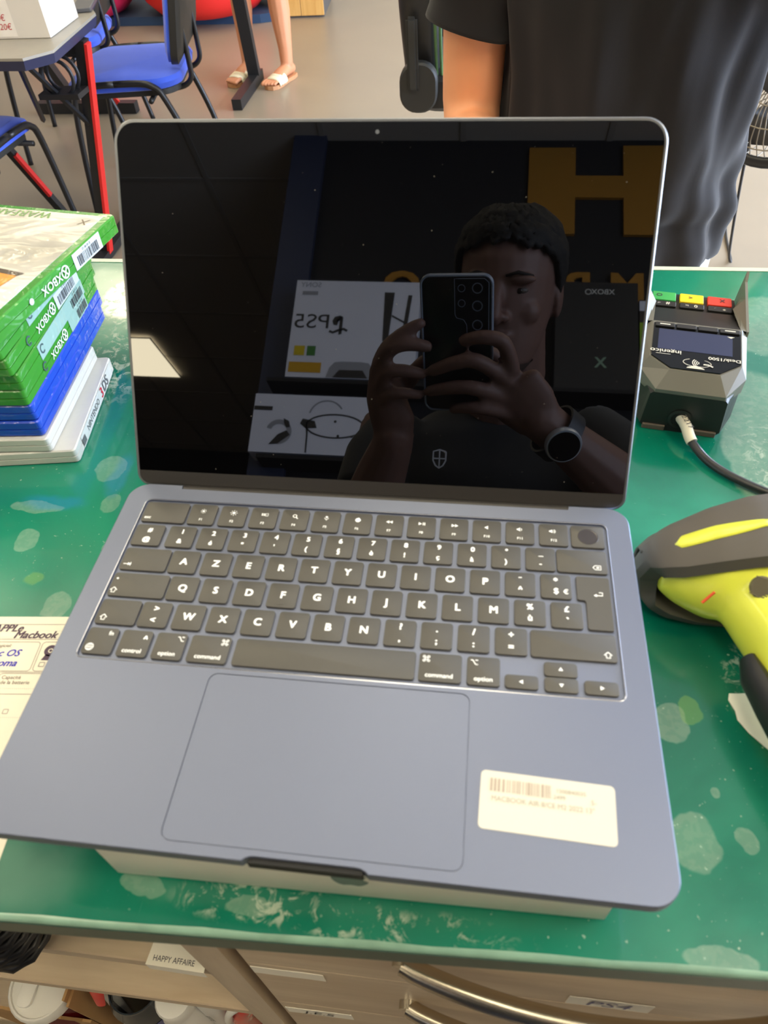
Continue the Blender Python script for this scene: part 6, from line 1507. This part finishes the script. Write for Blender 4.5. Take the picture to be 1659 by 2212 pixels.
for x, y, r_ in ((0,0,0.0062),(0,-0.020,0.0062),(0,0.022,0.0062),(-0.018,-0.020,0.0045),(-0.018,-0.003,0.0045)):
    bm = B(); ring(bm, cl(x,y,-0.0019), AX_R, AX_D, r_*0.78, r_); mk('lens_ring', bm, MATS['rim_grey'], ci)
    bm = B(); disc(bm, cl(x,y,-0.00195), AX_R, AX_D, r_*0.78); mk('lens', bm, mat('lens_black', rgb(6,6,10), rough=0.05, var=0), ci)

# ------------------------------------------------------------------ goods on the wall behind the photographer
M_cons = mat('console_box_white', rgb(222,228,250), rough=0.5, var=0.05, vscale=4)
M_pb = mat('print_black', rgb(36,36,40), rough=0.5, var=0); M_pg = mat('print_pale_grey', rgb(150,154,168), rough=0.5, var=0)
M_py = mat('print_yellow', rgb(214,190,20), rough=0.5, var=0); M_pgr = mat('print_green', rgb(64,130,60), rough=0.5, var=0); M_po = mat('print_ochre', rgb(208,160,20), rough=0.5, var=0)
WXD = (-1,0,0); WYD = (0,0,1)
YB = -1.86
sb = thing('display_shelf', 'dark wall shelf carrying the boxed goods behind the photographer', 'shelf', (0.0, -2.0, 0))
for z_ in (2.030, 1.730):
    bm = B(); box(bm, -0.70, 1.2, 0.0, 0.142, z_-0.016, z_-0.002); mk('shelf_board', bm, M_dark, sb)
for x_ in (-0.70, 0.25, 1.15):
    bm = B(); box(bm, x_, x_+0.03, -0.0, 0.02, 1.2, 2.06); mk('upright', bm, M_dark, sb)
def goods_box(name, label, x0, x1, z0, z1, y0, M_, cat='box'):
    cx = (x0+x1)/2; t = thing(name, label, cat, (cx, y0, z0)); bm = B(); box(bm, x0-cx, x1-cx, -0.095, 0.0, 0, z1-z0); mk('carton', bm, M_, t); return t, cx, z0
t, cx, z0 = goods_box('console_box', 'white games console carton mirrored on the upper shelf', -0.632, -0.155, 2.034, 2.440, YB, M_cons)
def at_(x, z_, d_=0.0012): return (x-cx, d_, z_-z0)
bm = B(); put_text(bm, 'PS5', 0.085, at_(-0.556, 2.262), WXD, WYD, sx=1.15)
X0 = -0.452
poly(bm, [at_(X0+0.014,2.215),at_(X0+0.002,2.211),at_(X0+0.002,2.292),at_(X0-0.018,2.286),at_(X0-0.026,2.268),at_(X0-0.020,2.252),at_(X0-0.006,2.250),at_(X0-0.006,2.262),at_(X0-0.012,2.270),at_(X0-0.006,2.278),at_(X0+0.014,2.286)])
stroke(bm, at_(X0,2.224), WXD, WYD, [(-0.034,0.004),(-0.02,0.012),(0.0,0.006),(0.02,-0.004),(0.034,0.002)], 0.010)
mk('logo_print', bm, M_pb, t, keep=True)
bm = B(); poly(bm, [at_(-0.290,2.395),at_(-0.252,2.395),at_(-0.262,2.19),at_(-0.283,2.19)]); poly(bm, [at_(-0.20,2.385),at_(-0.185,2.385),at_(-0.20,2.2),at_(-0.215,2.2)]); poly(bm, [at_(-0.255,2.30,0.0014),at_(-0.20,2.27,0.0014),at_(-0.20,2.262,0.0014),at_(-0.255,2.292,0.0014)])
poly(bm, [at_(-0.455,2.036),at_(-0.432,2.068),at_(-0.345,2.068),at_(-0.325,2.036)]); mk('console_picture', bm, M_pb, t, keep=True)
bm = B(); poly(bm, [at_(x,z_,0.0010) for x,z_ in ((-0.480,2.036),(-0.470,2.075),(-0.452,2.098),(-0.425,2.102),(-0.355,2.102),(-0.325,2.098),(-0.308,2.075),(-0.298,2.036))]); mk('controller_picture', bm, M_pg, t, keep=True)
bm = B(); quad(bm, at_(-0.590,2.142), WXD, WYD, -0.020, 0.020, -0.020, 0.020); mk('age_mark', bm, M_py, t, keep=True)
bm = B(); quad(bm, at_(-0.545,2.142), WXD, WYD, -0.016, 0.016, -0.020, 0.020); mk('age_mark', bm, M_pgr, t, keep=True)
bm = B(); quad(bm, at_(-0.562,2.074), WXD, WYD, -0.061, 0.061, -0.021, 0.021); mk('yellow_panel', bm, M_po, t, keep=True)
bm = B(); quad(bm, at_(-0.575,2.385), WXD, WYD, -0.03, 0.03, -0.008, 0.008); put_text(bm, 'SONY', 0.03, at_(-0.575,2.42), WXD, WYD); mk('small_print', bm, M_pg, t, keep=True)
t, cx, z0 = goods_box('headset_box', 'white virtual reality headset carton mirrored on the lower shelf', -0.731, -0.205, 1.735, 1.962, YB, M_cons)
def ell(x, z_, rx, rz_, d_, a0=0.0): return [at_(x+rx*math.cos(a0+k*2*PI/28), z_+rz_*math.sin(a0+k*2*PI/28), d_) for k in range(28)]
bm = B(); stroke(bm, at_(-0.425,1.845), WXD, WYD, [(0.105*math.cos(k*PI/14)*(1 if k < 14 else 1)-0.0, 0.045*math.sin(k*PI/14)) for k in range(29)], 0.006); poly(bm, [at_(-0.545,1.87),at_(-0.50,1.862),at_(-0.49,1.835),at_(-0.53,1.832),at_(-0.553,1.85)])
stroke(bm, at_(-0.527,1.79), WXD, WYD, [(0,0.045),(-0.004,0.02),(-0.006,-0.05)], 0.006); poly(bm, [at_(-0.660,1.765),at_(-0.628,1.768),at_(-0.585,1.805),at_(-0.60,1.822),at_(-0.63,1.805)])
poly(bm, [at_(-0.615,1.868),at_(-0.594,1.858),at_(-0.588,1.835),at_(-0.602,1.832),at_(-0.612,1.85)])
for q in ((-0.425,1.863),(-0.41,1.808),(-0.36,1.808)): poly(bm, ell(q[0],q[1],0.005,0.005,0.0016))
quad(bm, at_(-0.695,1.905), WXD, WYD, -0.034, 0.034, -0.008, 0.008); mk('headset_picture', bm, M_pb, t, keep=True)
bm = B(); ring(bm, at_(-0.628,1.815,0.001), WXD, WYD, 0.030, 0.048, 0.3, 5.2); ring(bm, at_(-0.46,1.88,0.001), WXD, WYD, 0.06, 0.066, 0.2, 2.6); mk('controller_ring_picture', bm, M_pg, t, keep=True)
t, cx, z0 = goods_box('console_box', 'black console carton with white lettering mirrored right of the head', 0.345, 0.640, 2.034, 2.470, -1.88, mat('console_box_black', rgb(26,28,34), rough=0.5, var=0.1))
bm = B(); put_text(bm, 'XBOX', 0.030, at_(0.515,2.429), WXD, WYD, bold=0.01); ring(bm, at_(0.462,2.429), WXD, WYD, 0.009, 0.012); mk('logo_print', bm, mat('print_white', rgb(210,212,214), var=0), t, keep=True)
bm = B(); put_text(bm, 'X', 0.06, at_(0.507,2.14), WXD, WYD, bold=0.02); mk('x_print', bm, mat('print_green_grey', rgb(130,160,140), var=0), t, keep=True)
t, cx, z0 = goods_box('lime_box', 'narrow black carton with a lime green front mirrored at the right screen edge', 0.645, 0.80, 2.034, 2.40, -1.88, M_blk)
bm = B(); quad(bm, at_(0.70,2.252), WXD, WYD, -0.07, 0.055, -0.055, 0.055); mk('lime_panel', bm, mat('lime', rgb(150,190,40), var=0.05), t, keep=True)
bm = B(); quad(bm, at_(0.70,2.375), WXD, WYD, -0.07, 0.055, -0.02, 0.02); mk('price_tag', bm, M_cons, t, keep=True)
